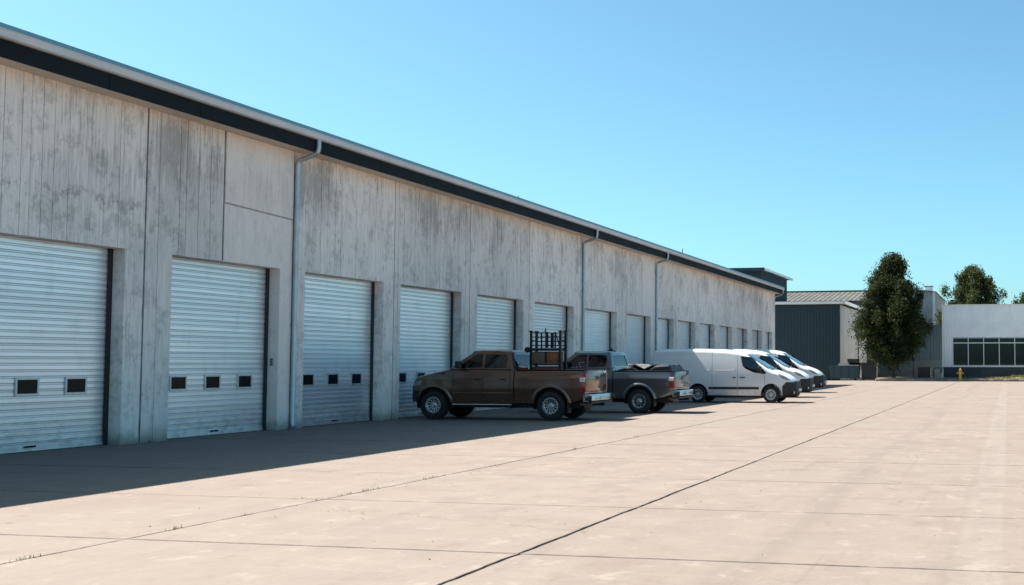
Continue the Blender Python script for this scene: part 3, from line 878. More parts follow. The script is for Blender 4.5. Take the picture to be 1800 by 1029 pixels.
#VEHICLES
# ------------------------------------------------------------------ vehicles
def wheel_meshes(tag_, r, wd, rim_r, spokes, rim_mat, knobs):
    """tyre, rim disc and barrel meshes; outer face towards -y"""
    h = wd/2
    t = MB()
    prof = [(rim_r,-h*.80),(rim_r+.02,-h*.95),(rim_r+(r-rim_r)*.45,-h*1.02),(r-.05,-h*.98),(r-.018,-h*.90),(r-.004,-h*.72),(r,-h*.3),(r,h*.3),(r-.004,h*.72),(r-.018,h*.90),(r-.05,h*.98),(rim_r+(r-rim_r)*.45,h*1.02),(rim_r,h*.8)]
    t.lathe(prof, (0,0,0), 'y', 40)
    for k in range(knobs):
        a = 2*math.pi*k/knobs
        for s, o in ((-1, 0), (1, .5)):
            b = a + o*2*math.pi/knobs; w = 2*math.pi/knobs*.30
            y0, y1 = sorted((s*h*.20, s*h*.93))
            c = []
            for rr_ in (r-.02, r+.008):
                for (da, y) in ((-w,y0),(w,y0),(w,y1),(-w,y1)):
                    rq = rr_ - (.016 if abs(y) > h*.8 else 0)
                    c.append((rq*math.cos(b+da), y, rq*math.sin(b+da)))
            t.add(c, [(3,2,1,0),(4,5,6,7),(0,1,5,4),(1,2,6,5),(2,3,7,6),(3,0,4,7)])
    tyre = t.mesh(tag_+'_tyre', 40, M['tyre'])
    b = MB()
    b.lathe([(rim_r,-h*.8),(rim_r-.012,-h*.78),(rim_r-.03,-h*.3),(rim_r-.04,h*.7)], (0,0,0), 'y', 32)
    b.lathe([(rim_r-.03,-h*.18),(.001,-h*.18)], (0,0,0), 'y', 32)
    barrel = b.mesh(tag_+'_barrel', 40, M['dark_metal'])
    s = MB()
    s.lathe([(rim_r+.006,-h*.80),(rim_r+.008,-h*.92),(rim_r-.008,-h*.93),(rim_r-.022,-h*.74),(rim_r-.035,-h*.60),(rim_r-.045,-h*.58)], (0,0,0), 'y', 36)
    ri, ro = rim_r*.36, rim_r-.036
    for k in range(spokes):
        a = 2*math.pi*k/spokes; wi = .62*math.pi*ri/spokes; wo = .50*math.pi*ro/spokes*.8
        pts = []
        for rad, w_, y in ((ri*.9, wi, -h*.52), (ro+.012, wo, -h*.58)):
            for dy in (0, .022):
                for sg in (-1, 1):
                    x_, z_ = rad, sg*w_
                    pts.append((x_*math.cos(a)-z_*math.sin(a), y+dy, x_*math.sin(a)+z_*math.cos(a)))
        s.add(pts, [(0,1,5,4),(3,2,6,7),(2,0,4,6),(1,3,7,5),(0,2,3,1),(4,5,7,6)])
    s.lathe([(ri,-h*.40),(ri,-h*.54),(ri*.86,-h*.60),(ri*.55,-h*.62),(ri*.5,-h*.84),(ri*.42,-h*.88),(.001,-h*.88)], (0,0,0), 'y', 24)
    for k in range(6):
        a = 2*math.pi*k/6
        s.cyl((ri*.72*math.cos(a), -h*.66, ri*.72*math.sin(a)), .012, .03, 'y', 6)
    rim = s.mesh(tag_+'_rim', 40, rim_mat)
    return tyre, rim, barrel

def put_wheels(par, meshes, spots, rz0=0):
    for x, y, z in spots:
        rot = 0 if y < 0 else math.pi
        w = bpy.data.objects.new('wheel', meshes[2]); link(w, par); w.location = (x, y, z); w.rotation_euler = (0, rnd.uniform(0, 6.2), rot)
        for nm, me in (('tyre', meshes[0]), ('rim', meshes[1])):
            link(bpy.data.objects.new(nm, me), w)

def lerp(t, pts):
    """piecewise linear with smooth steps through (t, value) pairs"""
    if t <= pts[0][0]: return pts[0][1]
    for (a, va), (b, vb) in zip(pts, pts[1:]):
        if t <= b:
            return va + (vb-va)*(t-a)/(b-a)
    return pts[-1][1]

def catm(t, pts):
    if t <= pts[0][0]: return pts[0][1]
    if t >= pts[-1][0]: return pts[-1][1]
    for i in range(len(pts)-1):
        a, b = pts[i], pts[i+1]
        if t <= b[0]:
            m = (b[1]-a[1])/(b[0]-a[0])
            m0 = m if i == 0 else ((b[1]-pts[i-1][1])/(b[0]-pts[i-1][0]) if (pts[i][1]-pts[i-1][1])*(b[1]-a[1]) > 0 else 0)
            m1 = m if i+2 >= len(pts) else ((pts[i+2][1]-a[1])/(pts[i+2][0]-a[0]) if (pts[i+2][1]-b[1])*(b[1]-a[1]) > 0 else 0)
            h = b[0]-a[0]; s = (t-a[0])/h
            return (2*s**3-3*s*s+1)*a[1] + (s**3-2*s*s+s)*h*m0 + (-2*s**3+3*s*s)*b[1] + (s**3-s*s)*h*m1

def flare(cx, cz, r0, r1, wy, out, side, a0=7, a1=173, mat=None, par=None, name='fender_flare'):
    """raised lip round a wheel arch"""
    rings = []
    for k in range(29):
        a = R(a0 + (a1-a0)*k/28); ring = []
        for rr_, o in ((r0-.012, -.05), (r0-.008, out*.9), (r0+.012, out), (r0+(r1-r0)*.5, out*.8), (r1, -.004), (r1, -.05)):
            ring.append((cx+rr_*math.cos(a), side*(wy(cx+rr_*math.cos(a), cz+rr_*math.sin(a))+o), cz+rr_*math.sin(a)))
        rings.append(ring)
    return MB().loft(rings).build(name, mat, par, smooth=45)

def side_pane(poly, wfun, off, side, nx=14, th=.006):
    """pane that follows a curved side; poly in (x, z)"""
    xs = [p[0] for p in poly]; x0, x1 = min(xs), max(xs); cols = []
    for k in range(nx+1):
        x = x0 + (x1-x0)*(k/nx)
        x = min(max(x, x0+1e-4), x1-1e-4); zs = []
        for (ax, az), (bx, bz) in zip(poly, poly[1:]+poly[:1]):
            if (ax-x)*(bx-x) <= 0 and ax != bx: zs.append(az + (bz-az)*(x-ax)/(bx-ax))
        zs.sort(); cols.append((x, zs[0], zs[-1]))
    mb = MB(); m = 5
    for inner in (0, th):
        rows = [[(x, side*(wfun(x, a+(b-a)*q/m)+off-inner), a+(b-a)*q/m) for q in range(m+1)] for x, a, b in cols]
        mb.loft(rows, closed=False, caps=False)
    n = (nx+1)*(m+1)
    for k in range(nx):
        for q in (0, m):
            a = k*(m+1)+q; b = (k+1)*(m+1)+q
            mb.f.append((a, b, b+n, a+n))
    for q in range(m):
        for k in (0, nx):
            a = k*(m+1)+q; mb.f.append((a, a+1, a+1+n, a+n))
    return mb

def round_poly(poly, r, seg=4):
    out = []; n = len(poly)
    for i in range(n):
        p = Vector(poly[i]); a = Vector(poly[i-1]); b = Vector(poly[(i+1) % n])
        da = (a-p); db = (b-p); q = min(r, da.length*.45, db.length*.45)
        s = p + da.normalized()*q; e = p + db.normalized()*q
        for k in range(seg+1):
            t = k/seg; out.append(tuple(s*(1-t)**2 + p*2*t*(1-t) + e*t*t))
    return out

def seat(mb, x, y, z, facing):
    """facing = +1 if the occupant looks to +x"""
    f = facing
    def bx(a, b, y0, y1, z0, z1): mb.box(min(a,b), max(a,b), y0, y1, z0, z1)
    bx(x, x+f*.48, y-.24, y+.24, z, z+.14)
    mb.prism([(x-f*.02, z+.10), (x+f*.10, z+.10), (x-f*.06, z+.66), (x-f*.17, z+.66)], 'y', y-.23, y+.23)
    mb.prism([(x-f*.10, z+.69), (x-f*.03, z+.69), (x-f*.07, z+.88), (x-f*.15, z+.88)], 'y', y-.12, y+.12)
    bx(x-f*.13, x-f*.09, y-.06, y-.04, z+.6, z+.7); bx(x-f*.13, x-f*.09, y+.04, y+.06, z+.6, z+.7)

def steering(mb, x, y, z, f):
    rings = []
    for k in range(21):
        a = 2*math.pi*k/20; c = Vector((x - f*.10*math.sin(a), y + .19*math.cos(a), z + .17*math.sin(a))); ring = []
        d = Vector((-f*.10*math.sin(a), .19*math.cos(a), .17*math.sin(a))).normalized()
        e = Vector((f*.86, 0, .5)).normalized()
        for q in range(6):
            b = 2*math.pi*q/6; ring.append(c + d*.016*math.cos(b) + e*.016*math.sin(b))
        rings.append(ring)
    mb.loft(rings, True, False)
    mb.tube([(x, y, z), (x+f*.25, y, z-.14)], .03, 6)
    mb.box(x-.02, x+.02, y-.17, y+.17, z-.025, z+.025)

# ---- pickup trucks: local x runs from the nose to the tail, near side is -y
def pickup(P):
    t = thing('pickup_truck', P['label'], 'pickup truck', P['loc'], P.get('rz', 0), 'pickup trucks parked nose to the wall')
    L, hw, wr = P['L'], P['hw'], P['wr']
    fx, rx = P['fx'], P['rx']; cab0, cab1 = P['cab0'], P['cab1']; bz = P['bedz']; paint = P['paint']
    ztop = [(0.0, .98), (.06, 1.10), (.16, P['hood0']), (.5, P['hood0']+.085), (cab0-.08, P['hood1']), (cab0+.05, P['belt']), (cab1-.02, P['belt']), (cab1+.03, bz), (L, bz)]
    def wide(x):
        f = max(0, (.42-x)/.42); b = max(0, (x-(L-.25))/.25)
        return hw*(1 - .13*f**2.2 - .018*b*b)
    def zbot(x): return lerp(x, [(0,.52),(.35,.46),(.6,.45),(L-.5,.46),(L,.60)])
    def wy(x, z):
        w = wide(x); a = (z-.88)
        w -= .055*a*a/.25 if a > 0 else .05*a*a/.18
        w += .016*math.exp(-((z-P['crease'])/.05)**2) - .012*(1/(1+math.exp((z-.80)/.012)))
        return w
    xs = sorted(set([0, .02, .06, .1, .16, .24, .32, .42] + [.5+.1*k for k in range(int((L-.7)/.1))] + [cab0-.08, cab0+.05, cab1-.02, cab1+.03, L-.25, L-.12, L-.05, L]))
    rings = []
    for x in xs:
        zb = zbot(x); zt = lerp(x, ztop) if x > .16 else catm(x, ztop[:3]); half = [(0, zb), (wide(x)*.6, zb), (wy(x, zb)-.06, zb), (wy(x, zb+.03)-.012, zb+.025)]
        z0, z1 = zb+.07, zt-.085
        for k in range(13):
            z = z0+(z1-z0)*k/12; half.append((wy(x, z), z))
        w = wy(x, z1)
        half += [(w-.006, zt-.05), (w-.026, zt-.018), (w-.065, zt-.002)]
        hood = 1 if x < cab0 else 0
        half += [(w*.72, zt+.018*hood), (w*.35, zt+.034*hood), (0, zt+.038*hood)]
        full = [(x, -y, z) for y, z in half] + [(x, y, z) for y, z in reversed(half[1:-1])]
        rings.append(full)
    body = MB().loft(rings).build('body', paint, t)
    ar = wr + .105
    wells = MB()
    for cx in (fx, rx):
        for s in (-1, 1):
            y0, y1 = (hw-.36, hw+.25) if s > 0 else (-hw-.25, -hw+.36)
            wells.cyl((cx, y0, wr+.015), ar, y1-y0, 'y', 40)
    gaps = MB()
    def vgap(x, z0, z1, wd=.013):
        for s in (-1, 1):
            a, b = (hw-.075, hw+.1) if s > 0 else (-hw-.1, -hw+.075)
            gaps.box(x-wd/2, x+wd/2, a, b, z0, z1)
    for x in P['doors']: vgap(x, .52, 1.6)
    bedcut = MB().box(cab1+.055, L-.075, -hw+.115, hw-.115, .80, 2.5)
    cabgap = MB().box(cab1-.002, cab1+.026, -1.3, 1.3, .60, 2.5)
    cut(body, [wells, gaps, bedcut, cabgap]); finish(body.data, 32)
    for cx in (fx, rx):
        for s in (-1, 1):
            q, b = s*(hw-.355), s*(hw-.03)
            MB().lathe([(.001, q), (ar+.004, q), (ar+.004, b)], (cx, 0, wr+.015), 'y', 24, -12, 192).build('wheel_liner', M['plastic'], t)
    # dark liner and chassis
    un = MB().box(.35, L-.25, -hw+.30, hw-.30, .34, .50).box(rx-.06, rx+.06, -hw+.2, hw-.2, wr-.07, wr+.07).box(fx-.05, fx+.05, -hw+.2, hw-.2, wr-.06, wr+.06)
    un.tube([(cab1-.2, -hw+.35, .38), (L-.35, -hw+.35, .40), (L-.1, -hw+.32, .36)], .035, 8)
    un.build('chassis', M['dark_metal'], t)
    for cx in (fx, rx):
        for s in (-1, 1):
            flare(cx, wr+.015, ar, ar+.085, wy, P.get('flare', .028), s, mat=paint, par=t)
    # cab
    bt, rz_ = P['belt']-.012, P['roof']
    wsb, wst = P['ws0'], P['ws1']      # windscreen base and top
    rb, rt = cab1-.015, cab1-.15
    def ring(z, t_=0.0):
        u = min(1, max(0, (z-bt)/(rz_-bt))); u2 = u**1.15
        x0 = wsb+(wst-wsb)*u2 + t_; x1 = rb+(rt-rb)*u**1.4 - t_; w = hw-.035-.13*u**1.3 - t_
        return x0, x1, w
    def outline(x0, x1, w, z, bow=.10, n=10):
        pts = []; c = .09
        for k in range(n+1):
            y = -1+2*k/n; pts.append((x0 + bow*abs(y)**2.4, y*w*.97, z))
        pts.append((x0+bow+.05, w, z))
        for k in range(1, 8): pts.append((x0+bow+.05+(x1-.06-x0-bow-.05)*k/8, w, z))
        pts += [(x1-.06, w, z), (x1-.015, w-.03, z), (x1, w-.09, z)]
        m = len(pts)
        pts2 = [(x1, y, z) for y in (w*.5, 0, -w*.5)]
        mir = [(x, -y, z_) for x, y, z_ in reversed(pts[n+1:])]
        return pts + pts2 + mir
    def cabloft(t_=0, low=0):
        rg = []
        zs = [bt-low] + [bt+(rz_-.09-t_*.5-bt)*k/8 for k in range(1, 9)]
        for z in zs: rg.append(outline(*ring(z, t_), z))
        zt_ = rz_-t_*.5
        for dz, ins in ((-.05,.02),(-.02,.055),(-.004,.11),(.012,.24),(.022,.40)):
            x0, x1, w = ring(zt_-.09, t_); rg.append(outline(x0+ins*.8, x1-ins*.7, w-ins*.62, zt_+dz, .10*(1-ins)))
        return MB().loft(rg)
    cabo = cabloft().build('cab', paint, t)
    def cw(x, z): return ring(z)[2]
    winb = [round_poly(p, .045) for p in P['windows']]
    cutters = [cabloft(.045, .2)]
    for p in winb: cutters.append(MB().prism(p, 'y', -2, 2))
    wsp = round_poly([(-hw+.13, bt+.05), (hw-.13, bt+.05), (hw-.235, rz_-.10), (-hw+.235, rz_-.10)], .06)
    cutters.append(MB().prism(wsp, 'x', wsb-.5, (wst+rt)/2))
    rwp = round_poly([(-hw+.20, bt+.07), (hw-.20, bt+.07), (hw-.27, rz_-.12), (-hw+.27, rz_-.12)], .07)
    cutters.append(MB().prism(rwp, 'x', (wst+rt)/2, L))
    cut(cabo, cutters); finish(cabo.data, 32)
    for p in winb:
        for s in (-1, 1):
            side_pane(p, cw, -.014, s).build('side_window', M['glass_side'], t, smooth=30)
    def gpane(poly, fx_, nm, mat):
        mb = MB(); rows = []
        ys = [q[0] for q in poly]; y0, y1 = min(ys), max(ys)
        zs0, zs1 = min(q[1] for q in poly), max(q[1] for q in poly)
        for i in range(9):
            z = zs0+(zs1-zs0)*i/8; u = (z-zs0)/(zs1-zs0); yl = y0 + (.105 if nm == 'windscreen' else .07)*u
            rows.append([(fx_(yl+(-2*yl)*k/12, z), yl+(-2*yl)*k/12, z) for k in range(13)])
        mb.loft(rows, closed=False, caps=False)
        o = mb.build(nm, mat, t, smooth=40)
        m = o.modifiers.new('s', 'SOLIDIFY'); m.thickness = .006; apply_mods(o); return o
    gpane(wsp, lambda y, z: ring(z)[0] + .10*abs(y/ring(z)[2])**2.4 + .016, 'windscreen', M['glass_clear'])
    gpane(rwp, lambda y, z: ring(z)[1] - .016, 'rear_window', M['glass_clear'])
    # cabin
    inn = MB()
    seat(inn, P['seat'], -.42, .78, -1); seat(inn, P['seat'], .42, .78, -1)
    if P.get('rear_seat'): seat(inn, P['rear_seat'], -.4, .74, -1); seat(inn, P['rear_seat'], .4, .74, -1)
    steering(inn, P['seat']-.68, .40, 1.33, -1)
    inn.box(wsb+.10, wsb+.42, -hw+.2, hw-.2, 1.1, P['belt']+.02)
    inn.build('cabin_trim', M['cabin'], t)
    # roof antenna fin, if any
    if P.get('fin'):
        MB().prism([(cab1-.55, rz_+.015), (cab1-.30, rz_+.012), (cab1-.33, rz_+.12), (cab1-.40, rz_+.06)], 'y', -.025, .025).build('roof_fin', M['plastic'], t)
        MB().box(cab1-.50, cab1-.22, -.05, .12, rz_+.01, rz_+.035).build('fin_base', M['plastic'], t)
    # bumpers
    fb = MB(); rg = []
    for k in range(13):
        y = -hw+.01+(2*hw-.02)*k/12; e = abs(y/hw)**4*.16
        rg.append([(-.07+e, y, .50), (-.10+e, y, .58), (-.10+e, y, .74), (-.06+e, y, .80), (.12+e*.6, y, .80), (.12+e*.6, y, .50)])
    fb.loft(rg).build('front_bumper', P.get('fbump', P['bump']), t, smooth=40)
    rg = []
    for k in range(17):
        y = -hw-.005+(2*hw+.01)*k/16; e = abs(y/hw)**6*.05
        rg.append([(L-.04, y, .535), (L+.16-e, y, .535), (L+.20-e, y, .56), (L+.20-e, y, .70), (L+.185-e, y, .735), (L-.04, y, .74)])
    rbm = MB().loft(rg).build('rear_bumper', P['bump'], t, smooth=40)
    MB().box(L-.03, L+.19, -.42, .42, .742, .752).build('step_pad', M['plastic'], rbm)
    MB().box(L+.202, L+.208, -.17, .17, .57, .68).build('number_plate', M['plate'], rbm)
    for s in (-1, 1):
        MB().box(L+.02, L+.215, s*(hw+.012)-.02, s*(hw+.012)+.02, .56, .70).build('bumper_end', M['plastic'], rbm, bevel=.015)
    MB().box(L-.05, L+.18, -hw+.06, hw-.06, .47, .533).build('valance', M['plastic'], t)
    MB().tube([(L-.1,0,.44),(L+.26,0,.44)], .04, 8).build('tow_hitch', M['dark_metal'], t)
    # tailgate
    tg = MB().box(L-.01, L+.022, -hw+.15, hw-.15, .79, bz-.012).build('tailgate', P['tg'], t, bevel=.012)
    MB().box(L+.018, L+.028, -.13, .13, bz-.26, bz-.17).build('tailgate_handle', M['trim_black'], tg, bevel=.004)
    MB().box(L+.0, L+.016, -hw+.13, hw-.13, bz-.014, bz+.012).build('tailgate_cap', M['plastic'], tg)
    if P.get('sticker'):
        MB().box(L+.0225, L+.026, -.10, .08, .93, 1.20).build('sticker', M['blue_mark'], tg)
    # bed rail caps and lamps
    for s in (-1, 1):
        a, b = sorted((s*(hw-.125), s*(hw-.035)))
        MB().box(cab1+.04, L-.01, a, b, bz-.003, bz+.016).build('bed_rail', M['plastic'], t, bevel=.005)
        z0, z1 = P['lamp']
        lp = round_poly([(L-.155, z0), (L+.006, z0), (L+.006, z1), (L-.10, z1), (L-.15, z1-.14)], .03)
        pl_ = side_pane(lp, wy, .008, s, th=.05); tl = pl_.build('tail_lamp', M['red_lamp'], t, smooth=30)
        a, b = sorted((s*(hw-.15), s*(hw-.045)))
        MB().box(L-.006, L+.018, a, b, z0, z1-.02).build('tail_lens', M['red_lamp'], tl, bevel=.008)
        zc = z0+(z1-z0)*.52
        side_pane([(L-.15, zc), (L+.007, zc), (L+.007, zc+.11), (L-.145, zc+.11)], wy, .0115, s, th=.02).build('reverse_lens', M['clear_lamp'], tl, smooth=30)
        # headlamps
        hl = side_pane(round_poly([(.03, .93), (.30, .97), (.34, 1.10), (.10, 1.06)], .02), wy, .006, s, th=.03)
        hl.build('head_lamp', M['head_lamp'], t, smooth=30)
        # mirrors
        mx, my = P['mirror'], hw-.06
        mr = MB().box(mx-.06, mx+.07, *sorted((s*(my+.10), s*(my+.30))), P['belt']+.02, P['belt']+.22).build('mirror', M['trim_black'], t, bevel=.03)
        MB().tube([(mx, s*(my-.01), P['belt']+.03), (mx, s*(my+.14), P['belt']+.07)], .022, 6).build('mirror_arm', M['trim_black'], mr)
        MB().box(mx+.071, mx+.076, *sorted((s*(my+.12), s*(my+.28))), P['belt']+.045, P['belt']+.20).build('mirror_glass', M['chrome'], mr)
        # door handles
        for hx in P['handles']:
            w = wy(hx, 1.14)
            MB().box(hx-.09, hx+.09, *sorted((s*(w-.01), s*(w+.03))), 1.125, 1.16).build('door_handle', M['trim_black'], t, bevel=.01)
        # body moulding and sill step
        z = .76; rg = []
        for k in range(13):
            x = fx+ar+.09+(cab1-.03-fx-ar-.09)*k/12; w = wy(x, z)
            rg.append([(x, s*(w-.01), z-.028), (x, s*(w+.014), z-.018), (x, s*(w+.014), z+.018), (x, s*(w-.01), z+.028)])
        MB().loft(rg).build('side_moulding', P['mould'], t)
        MB().tube([(fx+ar+.06, s*(hw-.03), .43), (cab1-.05, s*(hw-.03), .43)], .028, 8).build('sill_step', P['step'], t)
        if P.get('vent'):
            w = wy(cab0-.28, 1.30)
            MB().box(cab0-.36, cab0-.16, *sorted((s*(w-.01), s*(w+.006))), 1.285, 1.325).build('wing_badge', M['trim_black'], t)
            w = wy(cab0+.1, 1.02)
            MB().box(cab0+.05, cab0+.32, *sorted((s*(w-.01), s*(w+.003))), 1.01, 1.03).build('name_badge', M['trim_black'], t)
        # mud flaps
        a, b = sorted((s*(hw-.30), s*(hw-.03)))
        MB().box(rx+ar-.02, rx+ar, a, b, .22, .56).build('mud_flap', M['plastic'], t)
    # grille
    gr = MB().box(-.03, .04, -.52, .52, .84, 1.06).build('grille', M['chrome'], t, bevel=.02)
    for k in range(3): MB().box(-.036, -.02, -.48, .48, .865+.06*k, .90+.06*k).build('grille_slot', M['trim_black'], gr)
    wm = wheel_meshes(P['name'], wr, P.get('tw', .27), P['rim'], P['spokes'], M['rim'], 34)
    put_wheels(t, wm, [(x, s*(hw-.125), wr) for x in (fx, rx) for s in (-1, 1)])
    return t

pickup(dict(name='bronze', label='bronze brown crew cab pickup truck carrying a black rack in its bed', loc=(-16.58, 31.12, 0), rz=R(.0),
    L=5.22, hw=.92, wr=.405, rim=.225, spokes=12, fx=.70, rx=4.22, cab0=1.22, cab1=3.12, belt=1.43, bedz=1.40, hood0=1.19, hood1=1.42, crease=1.18,
    roof=1.945, ws0=1.06, ws1=1.86, doors=(1.30, 2.20, 3.00), windows=[[(1.37,1.455),(2.16,1.455),(2.16,1.845),(1.99,1.845)], [(2.235,1.455),(2.90,1.455),(2.90,1.80),(2.82,1.835),(2.235,1.835)]],
    seat=2.12, rear_seat=2.80, paint=M['brown'], tg=M['brown'], bump=M['chrome'], mould=M['brown'], fbump=M['plastic'], step=M['chrome'], lamp=(.80, 1.335), mirror=1.52, handles=(2.03, 2.80), vent=True))
pickup(dict(name='silver', label='silver grey pickup truck with black sheeting over the load in its bed', loc=(-15.45, 36.12, 0), rz=R(.0),
    L=5.16, hw=.92, wr=.385, rim=.225, spokes=10, fx=.85, rx=4.02, cab0=1.30, cab1=3.13, belt=1.43, bedz=1.335, hood0=1.14, hood1=1.38, crease=1.10,
    roof=1.965, ws0=1.10, ws1=1.80, doors=(1.42, 2.45), windows=[[(1.42,1.46),(2.24,1.46),(2.24,1.86),(1.95,1.86)], [(2.30,1.46),(2.92,1.46),(2.92,1.81),(2.84,1.85),(2.30,1.85)]],
    seat=2.2, paint=M['grey_paint'], tg=M['grey_paint'], bump=M['chrome'], mould=M['grey_paint'], step=M['plastic'], lamp=(.80, 1.265), mirror=1.60, handles=(2.25,), fin=True, sticker=True, flare=.04))

# load in the bed of the bronze truck: a black rack with boxes on its shelf
BX, BY, BZ = -12.78, 31.05, .81
rk = thing('steel_rack', 'black steel rack with rails standing in the bronze truck bed', 'rack', (BX, BY, BZ))
hx, hy2 = .44, .20
for sx in (-1, 1):
    for sy in (-1, 1):
        MB().box(sx*hx-.03, sx*hx+.03, sy*hy2-.03, sy*hy2+.03, 0, 1.66).build('post', M['dark_metal'], rk)
        MB().box(sx*hx-.045, sx*hx+.045, sy*hy2-.045, sy*hy2+.045, 1.662, 1.70).build('post_cap', M['dark_metal'], rk)
for sy in (-1, 1):
    for z in (1.28, 1.40, 1.52, 1.64):
        MB().tube([(-hx+.03, sy*hy2, z), (hx-.03, sy*hy2, z)], .014, 6).build('rail', M['dark_metal'], rk)
    for x in (-.28, .02, .07, .30):
        MB().box(x-.02, x+.02, sy*hy2-.045, sy*hy2-.016, 1.21, 1.66).build('upright', M['dark_metal'], rk)
for sx in (-1, 1):
    for z in (1.14, 1.42, 1.64):
        MB().tube([(sx*hx, -hy2+.03, z), (sx*hx, hy2-.03, z)], .014, 6).build('rail', M['dark_metal'], rk)
MB().box(-hx+.031, hx-.031, -hy2-.02, hy2+.02, 1.13, 1.20).build('shelf_beam', M['dark_metal'], rk)
MB().box(-hx+.031, hx-.031, -hy2+.031, hy2-.031, .72, .76).build('shelf', M['dark_metal'], rk)
MB().tube([(.32,-hy2-.05,1.62),(.44,-hy2-.05,1.25)], .016, 6).build('brace', M['dark_metal'], rk)
MB().lathe([(.001,-.07),(.07,-.06),(.085,0),(.07,.06),(.001,.07)], (-hx-.10,-hy2-.02,1.16), 'y', 12).build('clamp', M['dark_metal'], rk, smooth=40)
MB().tube([(-.02,-hy2,1.66),(.0,-hy2,1.76)], .02, 6).build('hook', M['dark_metal'], rk)
def carton(nm, label, cat, x, y, z, sx, sy, sz, m, rz=0):
    c = thing(nm, label, cat, (BX+x, BY+y, BZ+z), rz)
    MB().box(-sx/2, sx/2, -sy/2, sy/2, 0, sz).build('box_body', m, c, bevel=.012)
    MB().box(-sx/2-.008, sx/2+.008, -sy/2-.008, sy/2+.008, sz+.002, sz+.03).build('box_lid', m, c, bevel=.006)
carton('storage_box', 'brown cardboard box on the rack shelf, nearer the cab', 'box', -.20, -.05, .765, .38, .40, .31, M['cardboard'])
carton('storage_box', 'orange box on the rack shelf, nearer the tailgate', 'box', .22, -.05, .765, .34, .40, .31, M['orange'])
bk = thing('bucket', 'red plastic bucket beside the rack behind the truck cab', 'bucket', (-13.36, 30.60, .81))
MB().lathe([(.001,0),(.11,0),(.15,.62),(.165,.63),(.165,.66),(.14,.66),(.12,.1),(.001,.06)], (0,0,0), 'z', 18).build('bucket_body', M['red_box'], bk, smooth=35)
MB().tube([(-.16,0,.62),(-.15,-.1,.72),(0,-.15,.75),(.15,-.1,.72),(.16,0,.62)], .008, 5).build('bucket_handle', M['dark_metal'], bk)
carton('tool_box', 'red brown toolbox low in the truck bed under the rack', 'toolbox', .0, 0, .0, .80, .42, .66, M['red_box'])
sr = thing('tool_bag', 'dark bag beside the rack towards the truck tailgate', 'bag', (-11.72, 30.95, .81))
mb = MB(); rg = []
for k in range(9):
    u = k/8; rg.append([(.20*math.cos(2*math.pi*q/12)*(1-.35*u*u)*(1+.08*math.sin(q*2+k)), .26*math.sin(2*math.pi*q/12)*(1-.35*u*u), .70*u) for q in range(12)])
mb.loft(rg).build('bag_body', M['cabin'], sr, smooth=50)
MB().tube([(-.1,0,.69),(-.06,0,.80),(.06,0,.80),(.1,0,.69)], .014, 6).build('bag_strap', M['cabin'], sr)

# load in the silver truck: sheeting
SX, SY = -15.45, 36.12
def sheet(name, label, prof, y0, y1, m):
    """a draped sheet over a ridge; prof in local x, z; thickness comes from the load below"""
    t = thing(name, label, 'sheet', (SX, SY, 0))
    rows = []
    n = 14
    for k in range(n+1):
        y = y0+(y1-y0)*k/n
        rows.append([(x + .015*math.sin(k*1.9+q*1.3), y, z + (.018*math.sin(k*1.3+q*2.1) if 0 < q < len(prof)-1 else 0) - .05*abs((k/n-.5)*2)**6) for q, (x, z) in enumerate(prof)])
    low = [[(x, y, .82) for x, y, z in r] for r in rows]
    rings = [r + list(reversed(l)) for r, l in zip(rows, low)]
    MB().loft(rings).build('sheet_cover', m, t, smooth=35)
    return t
sheet('load_cover', 'black sheet over the load near the cab of the silver truck', [(3.22,1.39),(3.45,1.44),(3.72,1.50),(3.85,1.44),(4.02,1.36),(4.1,1.30)], -.76, .76, M['tarp'])
sheet('load_cover', 'black angular cover at the tailgate end of the silver truck bed', [(4.15,1.32),(4.30,1.40),(4.50,1.525),(4.95,1.535),(5.03,1.43)], -.765, .765, M['tarp'])
t = thing('plastic_wrap', 'crumpled grey sheet between the black covers in the silver truck bed', 'sheet', (SX, SY, 0))
rows = []
for k in range(15):
    y = -.70+1.35*k/14
    rows.append([(x+.02*math.sin(k*2.3+q), y, z+.022*math.sin(k*1.7+q*1.9)) for q, (x, z) in enumerate([(3.60,1.53),(3.80,1.52),(3.98,1.46),(4.12,1.405),(4.26,1.43),(4.44,1.53)])])
o = MB().loft(rows, closed=False, caps=False).build('wrap_sheet', M['tarp_grey'], t, smooth=50)
m = o.modifiers.new('s', 'SOLIDIFY'); m.thickness = .02; apply_mods(o)

